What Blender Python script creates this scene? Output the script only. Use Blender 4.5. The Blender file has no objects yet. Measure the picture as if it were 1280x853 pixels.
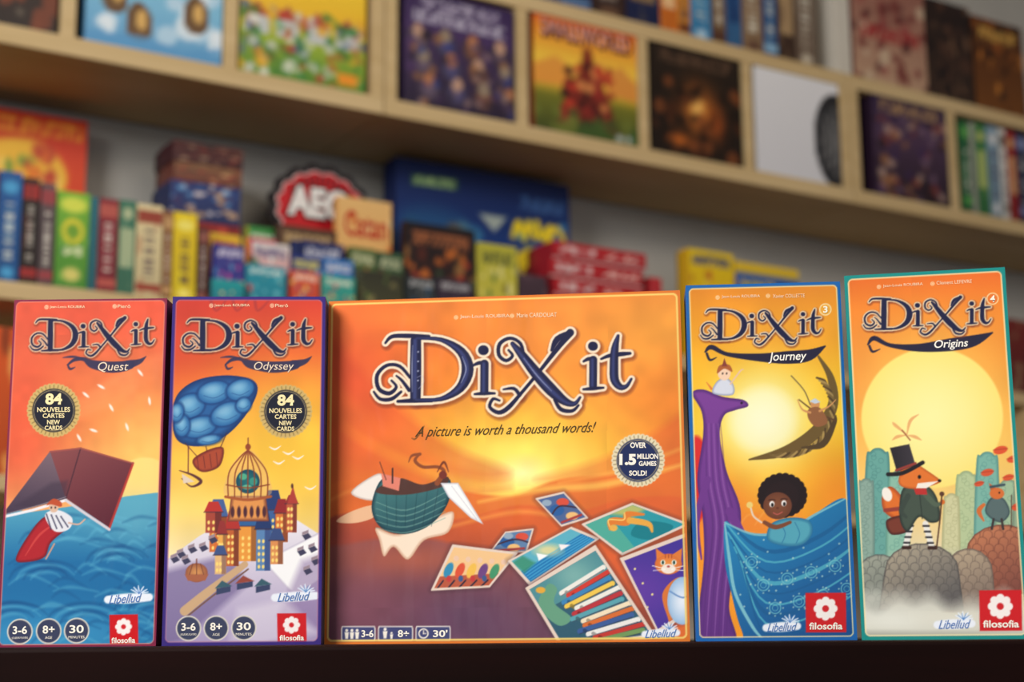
import bpy, math, bmesh, numpy as np
from mathutils import Vector, Matrix
sc=bpy.context.scene
sc.view_settings.view_transform='Standard'
sc.view_settings.look='None'
FPX=1960.0; PITCH=math.atan(369.5/FPX); ROLL=math.radians(0.5)
T=0.95
CAM=np.array([0,0,T+0.0052])
cp,sp=math.cos(PITCH),math.sin(PITCH)
Fw=np.array([0,cp,sp]); R0=np.array([1.,0,0]); U0=np.array([0,-sp,cp])
Rt=math.cos(ROLL)*R0-math.sin(ROLL)*U0
Up=math.sin(ROLL)*R0+math.cos(ROLL)*U0
cd=bpy.data.cameras.new('camera'); cam=bpy.data.objects.new('camera',cd); sc.collection.objects.link(cam)
cam.matrix_world=Matrix(((Rt[0],Up[0],-Fw[0],CAM[0]),(Rt[1],Up[1],-Fw[1],CAM[1]),(Rt[2],Up[2],-Fw[2],CAM[2]),(0,0,0,1)))
cd.sensor_width=36; cd.lens=36*FPX/1280; cd.clip_start=0.05
cd.dof.use_dof=True; cd.dof.focus_distance=1.29; cd.dof.aperture_fstop=5.0
sc.camera=cam
def ray(u,v): return Fw*FPX+Rt*(u-640)+Up*(426.5-v)
def at_z(u,v,z):
    r=ray(u,v); t=(z-CAM[2])/r[2]; return CAM+r*t
# ---------- shelving frame: s along wall, d into wall ----------
WA=math.radians(32.3)
W=np.array([math.cos(WA),math.sin(WA),0]); IN=np.array([-math.sin(WA),math.cos(WA),0])
O=np.array([0,4.0,0])
def fr(s,d,z): return O+W*s+IN*d+np.array([0,0,z])
def hit(u,v,d):
    r=ray(u,v); t=(np.dot(O+IN*d-CAM,IN))/np.dot(r,IN); p=CAM+r*t
    return float(np.dot(p-O,W)),float(p[2])
# ---------- materials ----------
def newmat(n):
    m=bpy.data.materials.new(n); m.use_nodes=True; nt=m.node_tree
    return m,nt,nt.nodes['Principled BSDF']
def m_print(n,rough=.35,spec=.3,bump=0.0,coat=0.0):
    m,nt,b=newmat(n)
    a=nt.nodes.new('ShaderNodeAttribute'); a.attribute_name='Col'
    nt.links.new(a.outputs['Color'],b.inputs['Base Color'])
    b.inputs['Roughness'].default_value=rough; b.inputs['Specular IOR Level'].default_value=spec
    b.inputs['Coat Weight'].default_value=coat; b.inputs['Coat Roughness'].default_value=.08
    if bump:
        tc=nt.nodes.new('ShaderNodeTexCoord'); no=nt.nodes.new('ShaderNodeTexNoise'); no.inputs['Scale'].default_value=22; no.inputs['Detail'].default_value=3
        mp=nt.nodes.new('ShaderNodeMapping'); mp.inputs['Scale'].default_value=(1,1,.35)
        bp=nt.nodes.new('ShaderNodeBump'); bp.inputs['Strength'].default_value=bump; bp.inputs['Distance'].default_value=.005
        nt.links.new(tc.outputs['Object'],mp.inputs[0]); nt.links.new(mp.outputs[0],no.inputs['Vector'])
        nt.links.new(no.outputs['Fac'],bp.inputs['Height']); nt.links.new(bp.outputs[0],b.inputs['Coat Normal'])
    return m
def lin(c):
    c=np.asarray(c,float)/255.0
    return np.where(c<=.04045,c/12.92,((np.clip(c,0,None)+.055)/1.055)**2.4)
def m_noise(n,c1,c2,scale=(6,6,6),rough=.5,spec=.3,detail=6,bump=0.0):
    m,nt,b=newmat(n)
    tc=nt.nodes.new('ShaderNodeTexCoord'); mp=nt.nodes.new('ShaderNodeMapping'); mp.inputs['Scale'].default_value=scale
    no=nt.nodes.new('ShaderNodeTexNoise'); no.inputs['Scale'].default_value=1; no.inputs['Detail'].default_value=detail
    rp=nt.nodes.new('ShaderNodeValToRGB')
    rp.color_ramp.elements[0].color=(*lin(c1),1); rp.color_ramp.elements[1].color=(*lin(c2),1)
    rp.color_ramp.elements[0].position=.3; rp.color_ramp.elements[1].position=.7
    nt.links.new(tc.outputs['Object'],mp.inputs[0]); nt.links.new(mp.outputs[0],no.inputs['Vector'])
    nt.links.new(no.outputs['Fac'],rp.inputs[0]); nt.links.new(rp.outputs[0],b.inputs['Base Color'])
    b.inputs['Roughness'].default_value=rough; b.inputs['Specular IOR Level'].default_value=spec
    if bump:
        bp=nt.nodes.new('ShaderNodeBump'); bp.inputs['Strength'].default_value=bump; bp.inputs['Distance'].default_value=.002
        nt.links.new(no.outputs['Fac'],bp.inputs['Height']); nt.links.new(bp.outputs[0],b.inputs['Normal'])
    return m
M_cover=m_print('printed_cover_under_film',.45,.15,bump=.5,coat=.38)
M_back=m_print('printed_card',.42,.3)
M_birch=m_noise('birch_veneer',(194,166,118),(210,184,138),(1.2,6,22),.5,.25,5)
M_bk=m_noise('shelf_back_painted_shade',(50,38,28),(60,46,34),(3,3,3),.7,.15)  # back panels coloured dark to stand in for the shade inside the cubes
M_dark=m_noise('dark_mahogany',(14,4,3),(28,7,5),(2,30,30),.6,.08,6)
M_wall=m_noise('painted_plaster',(176,173,166),(184,181,174),(3,3,3),.9,.1,4,.2)
M_ceil=m_noise('ceiling_paint',(220,216,205),(226,222,212),(3,3,3),.9,.1)
M_floor=m_noise('oak_floor',(70,46,30),(98,66,42),(2,14,1),.5,.3)
# ---------- mesh helpers ----------
def link(o,parent=None):
    sc.collection.objects.link(o)
    if parent is not None: o.parent=parent
    return o
def setcol(me,col):
    a=me.color_attributes.new('Col','FLOAT_COLOR','POINT')
    a.data.foreach_set('color',np.tile(np.append(lin(col),1),len(me.vertices)).astype(np.float32))
def box_mesh(name,x0,x1,y0,y1,z0,z1,mat,bev=0.0,col=None,seg=2):
    bm=bmesh.new(); bmesh.ops.create_cube(bm,size=1)
    for v in bm.verts:
        v.co=Vector(((x0+x1)/2+v.co.x*(x1-x0),(y0+y1)/2+v.co.y*(y1-y0),(z0+z1)/2+v.co.z*(z1-z0)))
    if bev: bmesh.ops.bevel(bm,geom=bm.edges[:],offset=bev,segments=seg,affect='EDGES',profile=.5)
    me=bpy.data.meshes.new(name); bm.to_mesh(me); bm.free()
    me.materials.append(mat)
    if col is not None: setcol(me,col)
    return bpy.data.objects.new(name,me)
_tc={}
def text_geo(body,shear=0,bold=0.0,spacing=1.0):
    k=(body,shear,bold,spacing)
    if k in _tc: return _tc[k]
    c=bpy.data.curves.new('t','FONT'); c.body=body; c.size=1; c.shear=shear; c.offset=bold; c.space_character=spacing; c.resolution_u=4
    o=bpy.data.objects.new('t',c); sc.collection.objects.link(o)
    dg=bpy.context.evaluated_depsgraph_get(); dg.update()
    me=bpy.data.meshes.new_from_object(o.evaluated_get(dg))
    V=np.array([v.co[:2] for v in me.vertices]).reshape(-1,2); F=[tuple(p.vertices) for p in me.polygons]
    bpy.data.objects.remove(o); bpy.data.meshes.remove(me); bpy.data.curves.remove(c)
    _tc[k]=(V,F); return V,F
class Letters:
    def __init__(s): s.v=[];s.f=[];s.c=[];s.n=0
    def add(s,body,cx,cy,w,h,col,mapf,shear=0,rot=0,bold=0.0,spacing=1.0):
        V,F=text_geo(body,shear,bold,spacing)
        if len(V)==0: return
        mn,mx=V.min(0),V.max(0)
        X=(V[:,0]-(mn[0]+mx[0])/2)/(mx[0]-mn[0])*w; Y=-(V[:,1]-(mn[1]+mx[1])/2)/(mx[1]-mn[1])*h
        a=math.radians(-rot); ca,sa=math.cos(a),math.sin(a)
        P=mapf(cx+X*ca-Y*sa,cy+X*sa+Y*ca)
        s.v.append(P); s.f+= [tuple(i+s.n for i in f) for f in F]; s.n+=len(V)
        s.c.append(np.tile(np.append(lin(col),1),(len(V),1)))
def print_mesh(name,P,C,mat,L=None):
    """printed sheet: a fine vertex-coloured grid plus the lettering printed on it, one mesh"""
    ny,nx=P.shape[:2]; nv=nx*ny
    i=np.arange(ny-1)[:,None]*nx+np.arange(nx-1)[None,:]
    q=np.stack([i,i+1,i+nx+1,i+nx],-1).reshape(-1); nf=(nx-1)*(ny-1)
    V=P.reshape(-1,3); cc=np.concatenate([lin(C.reshape(-1,3)),np.ones((nv,1))],1); ls=np.arange(nf)*4
    if L is not None and L.n:
        V=np.concatenate([V]+L.v); cc=np.concatenate([cc]+L.c)
        lens=np.array([len(f) for f in L.f]); fl=np.array([k+nv for f in L.f for k in f])
        ls=np.concatenate([ls,len(q)+np.concatenate([[0],np.cumsum(lens)[:-1]])]); q=np.concatenate([q,fl])
    me=bpy.data.meshes.new(name)
    me.vertices.add(len(V)); me.vertices.foreach_set('co',V.reshape(-1).astype(np.float32))
    me.loops.add(len(q)); me.loops.foreach_set('vertex_index',q.astype(np.int32))
    me.polygons.add(len(ls)); me.polygons.foreach_set('loop_start',ls.astype(np.int32))
    me.update(calc_edges=True)
    a=me.color_attributes.new('Col','FLOAT_COLOR','POINT'); a.data.foreach_set('color',cc.reshape(-1).astype(np.float32))
    me.materials.append(mat)
    return bpy.data.objects.new(name,me)
def homog(src,dst):
    A=[];b=[]
    for (x,y),(u,v) in zip(src,dst):
        A.append([x,y,1,0,0,0,-u*x,-u*y]); b.append(u); A.append([0,0,0,x,y,1,-v*x,-v*y]); b.append(v)
    h=np.linalg.solve(np.array(A,float),np.array(b,float)); return np.append(h,1).reshape(3,3)
def happly(H,x,y):
    d=H[2,0]*x+H[2,1]*y+H[2,2]
    return (H[0,0]*x+H[0,1]*y+H[0,2])/d,(H[1,0]*x+H[1,1]*y+H[1,2])/d
UNIT=[(0,0),(1,0),(1,1),(0,1)]
def cr(pts,closed=False,n=7,w=None):
    P=np.array(pts,float)
    if w is not None: P=np.column_stack([P,np.array(w,float)])
    N=len(P); out=[]
    rngi=range(N) if closed else range(N-1)
    for i in rngi:
        if closed: a,b,c,d=P[(i-1)%N],P[i],P[(i+1)%N],P[(i+2)%N]
        else: a,b,c,d=P[max(i-1,0)],P[i],P[i+1],P[min(i+2,N-1)]
        for k in range(n):
            t=k/n
            out.append(.5*((2*b)+(-a+c)*t+(2*a-5*b+4*c-d)*t*t+(-a+3*b-3*c+d)*t**3))
    if not closed: out.append(P[-1])
    return np.array(out)
class Canvas:
    def __init__(s,corners,nx,ny,bg=(128,128,128)):
        s.H=homog(UNIT,corners); s.nx,s.ny=nx,ny
        u,v=np.meshgrid(np.linspace(0,1,nx),np.linspace(0,1,ny)); s.u,s.v=u,v
        s.X,s.Y=happly(s.H,u,v); s.C=np.empty((ny,nx,3)); s.C[:]=bg; s.clip=None
    def win(s,x0,y0,x1,y1):
        m=(s.X>=x0)&(s.X<=x1)&(s.Y>=y0)&(s.Y<=y1)
        r=np.flatnonzero(m.any(1)); c=np.flatnonzero(m.any(0))
        if len(r)==0 or len(c)==0: return None
        return (slice(r[0],r[-1]+1),slice(c[0],c[-1]+1))
    def blend(s,sl,a,col):
        if s.clip is not None: a=a*s.clip[sl]
        a=a[...,None]; s.C[sl]=s.C[sl]*(1-a)+np.asarray(col,float)*a
    def vgrad(s,stops,coord=None,a=1):
        c=s.Y if coord is None else coord
        xs=[q[0] for q in stops]; col=np.stack([np.interp(c,xs,[q[1][k] for q in stops]) for k in range(3)],-1)
        sl=(slice(None),slice(None)); s.blend(sl,np.full(c.shape,float(a)),col)
    def sd(s,P,sl):
        X,Y=s.X[sl],s.Y[sl]; D=np.full(X.shape,1e9); ins=np.zeros(X.shape,bool); N=len(P)
        for i in range(N):
            ax,ay=P[i][0],P[i][1]; bx,by=P[(i+1)%N][0],P[(i+1)%N][1]
            dx,dy=bx-ax,by-ay; L=dx*dx+dy*dy+1e-9
            t=np.clip(((X-ax)*dx+(Y-ay)*dy)/L,0,1)
            D=np.minimum(D,(X-ax-t*dx)**2+(Y-ay-t*dy)**2)
            if ay!=by: ins^=((ay>Y)!=(by>Y))&(X<dx*(Y-ay)/(by-ay)+ax)
        D=np.sqrt(D); return np.where(ins,-D,D)
    def poly(s,pts,col,a=1,soft=.6,sm=False,grow=0,to=None,edge=None,ew=4,n=6):
        P=cr(pts,True,n) if sm else np.array(pts,float)
        m=soft+grow+1
        sl=s.win(P[:,0].min()-m,P[:,1].min()-m,P[:,0].max()+m,P[:,1].max()+m)
        if sl is None: return
        d=s.sd(P,sl)-grow
        al=np.clip(.5-d/(2*soft),0,1)*a
        c=np.asarray(col,float)
        if to is not None:
            c2,(x0,y0),(x1,y1)=to; L=(x1-x0)**2+(y1-y0)**2
            t=np.clip(((s.X[sl]-x0)*(x1-x0)+(s.Y[sl]-y0)*(y1-y0))/L,0,1)[...,None]
            c=c*(1-t)+np.asarray(c2,float)*t
        if edge is not None:
            t=np.clip(1+d/ew,0,1)[...,None]; c=c*(1-t)+np.asarray(edge,float)*t
        s.blend(sl,al,c)
    def mask(s,pts,sm=False):
        P=cr(pts,True) if sm else np.array(pts,float)
        return np.clip(.5-s.sd(P,(slice(None),slice(None))),0,1)
    def line(s,pts,w,col,a=1,soft=.6,sm=True,grow=0,n=6):
        ws=w if hasattr(w,'__len__') else [w]*len(pts)
        if sm and len(pts)>2: Q=cr(pts,False,n,ws)
        else: Q=np.column_stack([np.array(pts,float),np.array(ws,float)])
        m=max(ws)/2+soft+grow+1
        sl=s.win(Q[:,0].min()-m,Q[:,1].min()-m,Q[:,0].max()+m,Q[:,1].max()+m)
        if sl is None: return
        X,Y=s.X[sl],s.Y[sl]; D=np.full(X.shape,1e9)
        for i in range(len(Q)-1):
            ax,ay,wa=Q[i]; bx,by,wb=Q[i+1]; dx,dy=bx-ax,by-ay; L=dx*dx+dy*dy+1e-9
            t=np.clip(((X-ax)*dx+(Y-ay)*dy)/L,0,1)
            D=np.minimum(D,np.hypot(X-ax-t*dx,Y-ay-t*dy)-(wa+(wb-wa)*t)/2)
        s.blend(sl,np.clip(.5-(D-grow)/(2*soft),0,1)*a,col)
    def ell(s,cx,cy,rx,ry,col,a=1,rot=0,soft=.6,to=None,grow=0):
        m=max(rx,ry)+soft+grow+1; sl=s.win(cx-m,cy-m,cx+m,cy+m)
        if sl is None: return
        r=math.radians(rot); x=(s.X[sl]-cx); y=(s.Y[sl]-cy)
        xx=x*math.cos(r)+y*math.sin(r); yy=-x*math.sin(r)+y*math.cos(r)
        q=np.hypot(xx/rx,yy/ry); d=(q-1)*min(rx,ry)-grow
        c=np.asarray(col,float)
        if to is not None:
            t=np.clip(q,0,1)[...,None]**1.5; c=c*(1-t)+np.asarray(to,float)*t
        s.blend(sl,np.clip(.5-d/(2*soft),0,1)*a,c)
    def ring(s,cx,cy,r,w,col,a=1):
        sl=s.win(cx-r-w,cy-r-w,cx+r+w,cy+r+w)
        if sl is None: return
        d=np.abs(np.hypot(s.X[sl]-cx,s.Y[sl]-cy)-r)-w/2
        s.blend(sl,np.clip(.5-d,0,1)*a,col)
    def glow(s,cx,cy,rx,ry,col,a=1,rot=0):
        sl=(slice(None),slice(None)); r=math.radians(rot); x=s.X-cx;y=s.Y-cy
        xx=x*math.cos(r)+y*math.sin(r); yy=-x*math.sin(r)+y*math.cos(r)
        s.blend(sl,a*np.exp(-((xx/rx)**2+(yy/ry)**2)),col)
    def noise(s,scale,amp,seed=0,stretch=1):
        g=np.random.default_rng(seed).random((40,40))
        x=(s.X/scale)%38; y=(s.Y/scale/stretch)%38; xi=x.astype(int); yi=y.astype(int); fx=x-xi; fy=y-yi
        fx=fx*fx*(3-2*fx); fy=fy*fy*(3-2*fy)
        n=(g[yi,xi]*(1-fx)+g[yi,xi+1]*fx)*(1-fy)+(g[yi+1,xi]*(1-fx)+g[yi+1,xi+1]*fx)*fy
        k=1+amp*(n-.5)*2
        if s.clip is not None: k=1+(k-1)*s.clip
        s.C*=k[...,None]
    def border(s,Wp,Hp,inset,rad,col,a=1,iw=1.5,icol=None):
        x=np.abs(s.u-.5)*Wp-(Wp/2-inset-rad); y=np.abs(s.v-.5)*Hp-(Hp/2-inset-rad)
        d=np.hypot(np.maximum(x,0),np.maximum(y,0))+np.minimum(np.maximum(x,y),0)-rad
        sl=(slice(None),slice(None))
        if icol is not None: s.blend(sl,np.clip(.5-(np.abs(d+iw/2)-iw/2),0,1)*.9,icol)
        s.blend(sl,np.clip(.5+d,0,1)*a,col)
# ---------- artwork pieces ----------
TITLE=[([(520,426),(520,460),(520,497)],[14,15,14]),([(482,429),(490,421),(508,420),(536,421)],[3,5,6,5]),
([(498,502),(519,501),(540,501)],[4,6,5]),
([(522,423),(552,425),(577,440),(585,462),(576,485),(552,499),(522,500)],[4,6,12,16,12,6,4]),
([(513,472),(500,458),(484,457),(472,469),(474,486),(487,492),(496,484),(490,476)],[4,4.5,4.5,5,5.5,5.5,4,3]),
([(512,488),(503,476),(496,470)],[5,4,2.5]),([(468,490),(476,499),(490,499),(502,490)],[3,4.5,5,3.5]),
([(606,455),(606,472),(606,489)],[11,11,11]),([(592,457),(599,454),(607,454)],[3,5,5]),([(594,493),(606,492),(619,492)],[3,5,3]),
([(604,438),(604.5,438),(605,438)],[13,13,13]),
([(641,430),(652,443),(670,466),(690,488),(707,502),(719,505),(726,497)],[6,11,15,16,11,6,3]),
([(655,446),(651,430),(638,423),(625,430),(624,444),(633,451),(641,445),(636,438)],[4.5,4.5,4.5,5,5,4.5,4,3]),
([(713,416),(700,432),(676,463),(652,492),(636,510),(624,516),(613,509),(617,499),(625,501)],[10,7,4.5,4.5,6,5.5,4.5,4,3]),
([(690,438),(697,424),(714,414)],[4,8,3]),([(650,494),(643,486),(630,487)],[5,4.5,2.5]),
([(694,500),(702,512),(716,514),(724,507)],[4,5.5,4.5,3]),
([(742,450),(742,466),(742,482)],[10.5,10.5,10.5]),([(730,452),(736,449),(743,449)],[3,5,5]),([(730,487),(742,486),(755,485)],[3,5,3]),
([(741,433),(741.5,433),(742,433)],[12,12,12]),
([(773,420),(769,436),(768,458),(769,475),(776,484),(784,483),(790,474)],[4,10,11.5,11.5,8.5,5,3]),
([(752,449),(762,445),(776,443),(788,442)],[3,5,6,4])]
def title(C,sx,sy,ox,oy,out=4.2,rim=(246,224,194)):
    def tr(p,dx=0,dy=0): return [((x-468)*sx+ox+dx,(y-418)*sy+oy+dy) for x,y in p]
    big=sx>.8; sh=1 if big else .5
    for p,w in TITLE: C.line(tr(p,1.6*sh,2.4*sh),[q*sx for q in w],(120,52,34),.6,soft=1.8*sh+.4,grow=out+.6,n=4)
    for p,w in TITLE: C.line(tr(p),[q*sx*.94 for q in w],rim,1,soft=.7,grow=out*.75,n=4)
    for p,w in TITLE: C.line(tr(p),[q*sx*.94 for q in w],(26,28,64),1,soft=.6,n=4)
    if big:
        for i in (0,3,11,17,21,7): 
            p,w=TITLE[i]; C.line(tr(p,-1,0),[max(q*.34,.8) for q in w],(62,72,126),.75,soft=1.4,n=4)
        C.line(tr([(516,432),(515.5,460),(516,490)]),[.6,1.2,.6],(170,176,206),.8); C.line(tr([(578,446),(583,462),(577,479)]),[.6,1.4,.6],(170,176,206),.8)
        C.line(tr([(655,448),(672,470),(690,489)]),[.6,1.3,.6],(160,166,200),.8)
        for y in (440,452,464,476): C.ell(523,y,1.1,1.1,(190,194,216),.8)
        C.line(tr([(524,486),(530,478),(528,470),(522,472)]),1,(190,194,216),.5)
def publisher(C,x0,y0,x1,y1,dy=0):
    C.poly([(x0,y0),(x1,y0+dy),(x1+1,y1+dy),(x0+1,y1)],(208,22,30))
    cx,cy=(x0+x1)/2,y0+(y1-y0)*.40+dy/2; r=(x1-x0)*.2
    for k in range(8):
        a=k*math.pi/4; C.ell(cx+math.cos(a)*r,cy+math.sin(a)*r,r*.48,r*.48,(250,240,235))
    C.ell(cx,cy,r,r,(250,240,235)); C.ell(cx,cy,r*.42,r*.42,(208,28,36))
def dragonfly(C,x0,x1,cy,h):
    C.line([(x0+4,cy+1),((x0+x1)/2,cy),(x1-4,cy-1)],[h*.8,h*1.05,h*.8],(238,242,250),soft=1)
    cx=x0+(x1-x0)*.72; yy=cy-h*.5
    for a in (150,125,95,60,30,10):
        r=math.radians(a); C.line([(cx,yy),(cx+math.cos(r)*h*.95,yy-math.sin(r)*h*.8)],[3,1.2],(232,240,252),.95)
    for a in (140,105,70,40):
        r=math.radians(a); C.line([(cx,yy),(cx+math.cos(r)*h*.75,yy-math.sin(r)*h*.65)],[1.2,.5],(80,130,194))
def badge(C,cx,cy,r,rim=(206,176,108),core=(24,27,44)):
    for k in range(36):
        a=k*math.pi/18; C.ell(cx+math.cos(a)*r*.95,cy+math.sin(a)*r*.95,r*.1,r*.1,rim)
    C.ell(cx,cy,r*.98,r*.98,rim)
    for k in range(36):
        a=k*math.pi/18; C.line([(cx+math.cos(a)*r*.87,cy+math.sin(a)*r*.87),(cx+math.cos(a)*r*.97,cy+math.sin(a)*r*.97)],1,(104,78,40),.7,sm=False)
    C.ell(cx,cy,r*.84,r*.84,core); C.ring(cx,cy,r*.78,1,(190,170,120),.8)
def icons(C,xs,cy,r):
    for x in xs:
        C.ell(x,cy,r,r,(228,220,204)); C.ell(x,cy,r-1.6,r-1.6,(58,64,92))
def ribbon(C,cx,cy,w):
    D=(50,48,82)
    C.line([(cx-w*.5-34,cy-2),(cx-w*.5-26,cy-8),(cx-w*.5-14,cy-9),(cx-w*.5-4,cy-3),(cx-w*.25,cy),(cx,cy+1),(cx+w*.3,cy),(cx+w*.5,cy-2)],[2,4,5,10,13,14,13,11],D,.95)
    C.line([(cx+w*.45,cy-2),(cx+w*.5+12,cy-6),(cx+w*.5+20,cy-12)],[11,6,1],D,.95)
    C.line([(cx-w*.5-34,cy-2),(cx-w*.5-31,cy+3),(cx-w*.5-25,cy+1)],[2,3,1],D,.95)
    C.line([(cx-w*.5-40,cy-11),(cx-w*.5-28,cy-12),(cx-w*.5-16,cy-10)],[1,3,2],D,.9)
def banner(C,pts,w):
    C.line(pts,w,(34,32,58),1)
def credit_dots(C,*xy):
    for x,y in xy: C.ring(x,y,2,1,(252,226,186),.9); C.ell(x,y,.8,.8,(252,226,186))
# ================= COVERS =================
def art_quest(C):
    C.vgrad([(374,(222,84,58)),(440,(228,106,68)),(520,(238,126,70)),(590,(246,166,96)),(640,(248,184,110))])
    C.glow(195,590,90,90,(254,202,102),.85); C.glow(20,560,70,70,(220,70,52),.65); C.glow(110,400,120,30,(220,80,58),.5); C.glow(30,480,40,60,(222,76,56),.45)
    C.noise(34,.05,3); C.noise(11,.03,5)
    for k in range(6): C.line([(30+20*k,540-12*k),(90+20*k,520-14*k),(150+15*k,500-10*k)],[1,10,1],(250,176,114),.16,soft=6)
    C.ell(183,610,40,40,(254,218,126),.95,soft=1.5)
    C.poly([(-20,628),(40,636),(120,626),(160,618),(215,612),(215,815),(-20,815)],(86,164,190),to=((30,108,162),(100,625),(100,700)))
    C.glow(60,790,140,30,(62,152,198),.8); C.glow(170,650,50,30,(108,180,198),.5)
    r=np.random.default_rng(4)
    for k in range(70):
        y=634+k*2.4+r.random()*6; x=r.random()*210-10; L=22+r.random()*44; A=4+r.random()*8
        C.line([(x,y+A),(x+L*.3,y),(x+L*.6,y+A*.3),(x+L,y+A*1.4)],[1,4,3,1],(18,76,130) if k%2 else (104,184,210),.4,soft=2,n=4)
    for cx,cy,R in ((60,720,46),(150,700,40),(20,770,44),(110,775,50),(190,760,44)):
        for j in range(4):
            q=R-j*9; P_=[(cx+q*math.cos(t),cy+.5*q*math.sin(t)) for t in np.linspace(math.pi*1.02,math.pi*1.9,6)]
            C.line(P_,[1,3.5,5,4,2,1],((16,72,126),(96,176,206))[j%2],.45,soft=2)
    C.poly([(4,640),(64,561),(102,558),(86,620),(42,630)],(120,98,108),to=((70,56,76),(60,565),(40,640)))
    C.poly([(64,562),(102,557),(168,577),(139,657),(84,620)],(134,72,74),to=((94,38,52),(80,560),(130,650)))
    C.poly([(22,628),(66,600),(86,598),(84,621),(40,632)],(60,48,66),.5,soft=3)
    C.line([(102,558),(84,620)],1.4,(60,34,48),.8,sm=False)
    C.line([(168,577),(139,657)],3,(182,54,50),.9,sm=False); C.line([(64,562),(102,558),(168,577)],2,(160,80,74),.9,sm=False)
    C.line([(5,642),(42,634),(84,622)],3.4,(236,232,236),sm=False); C.line([(84,622),(112,641),(139,659)],3.4,(212,204,212),sm=False)
    C.line([(10,638),(46,629),(84,618)],1,(140,130,140),sm=False)
    C.poly([(22,694),(38,664),(58,642),(84,640),(88,654),(66,674),(58,692),(36,698)],(176,36,46),sm=True,edge=(116,26,40),ew=4)
    C.line([(34,690),(52,664),(76,648)],[1,3,1],(214,76,70),.7)
    C.poly([(58,640),(74,634),(92,644),(88,658),(70,660)],(226,226,232),sm=True)
    for k in range(4): C.line([(60+6*k,639+k),(66+7*k,658-k)],1.6,(60,60,90))
    C.ell(69,630,6,7,(220,182,156)); C.poly([(60,628),(68,620),(78,624),(78,630),(66,627)],(190,80,48),sm=True); C.ell(66,631,1,1.2,(40,30,40)); C.ell(71,631,1,1.2,(40,30,40))
    C.line([(88,650),(100,652),(108,646)],2,(212,172,152)); C.line([(70,676),(60,694)],2,(202,152,132))
    for x,y,a in ((127,482,30),(140,508,60),(118,536,20),(176,465,50),(100,545,60),(150,455,10),(188,500,80),(108,492,40),(160,532,70)):
        C.ell(x,y,5,1.6,(252,240,230),.9,rot=a)
    ribbon(C,141,457,44); credit_dots(C,(58,384),(143,383))
    title(C,.482,.47,38,398,1.9,(228,190,156)); badge(C,68,511,32); icons(C,(28,64,99),784,16)
    publisher(C,140,765,176,803); dragonfly(C,134,194,745,12)
    C.border(192,432,2.5,6,(132,36,68),icol=(232,140,120),iw=1)
def hut(C,x,y,w,h,wall,roof,rh=.5):
    C.poly([(x,y),(x+w,y),(x+w,y-h),(x,y-h)],wall); C.poly([(x+w*.6,y),(x+w,y),(x+w,y-h),(x+w*.6,y-h)],(wall[0]*.6,wall[1]*.55,wall[2]*.7),.8)
    C.poly([(x-2,y-h),(x+w+2,y-h),(x+w*.8,y-h-h*rh),(x+w*.2,y-h-h*rh)],roof)
    C.line([(x-2,y-h),(x+w+2,y-h)],1.4,(60,36,50),.7,sm=False)
    for i in range(2):
        for j in range(max(1,int(h/9))): C.ell(x+w*(.2+.3*i),y-5-8*j,1.6,2.4,(255,220,120))
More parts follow.
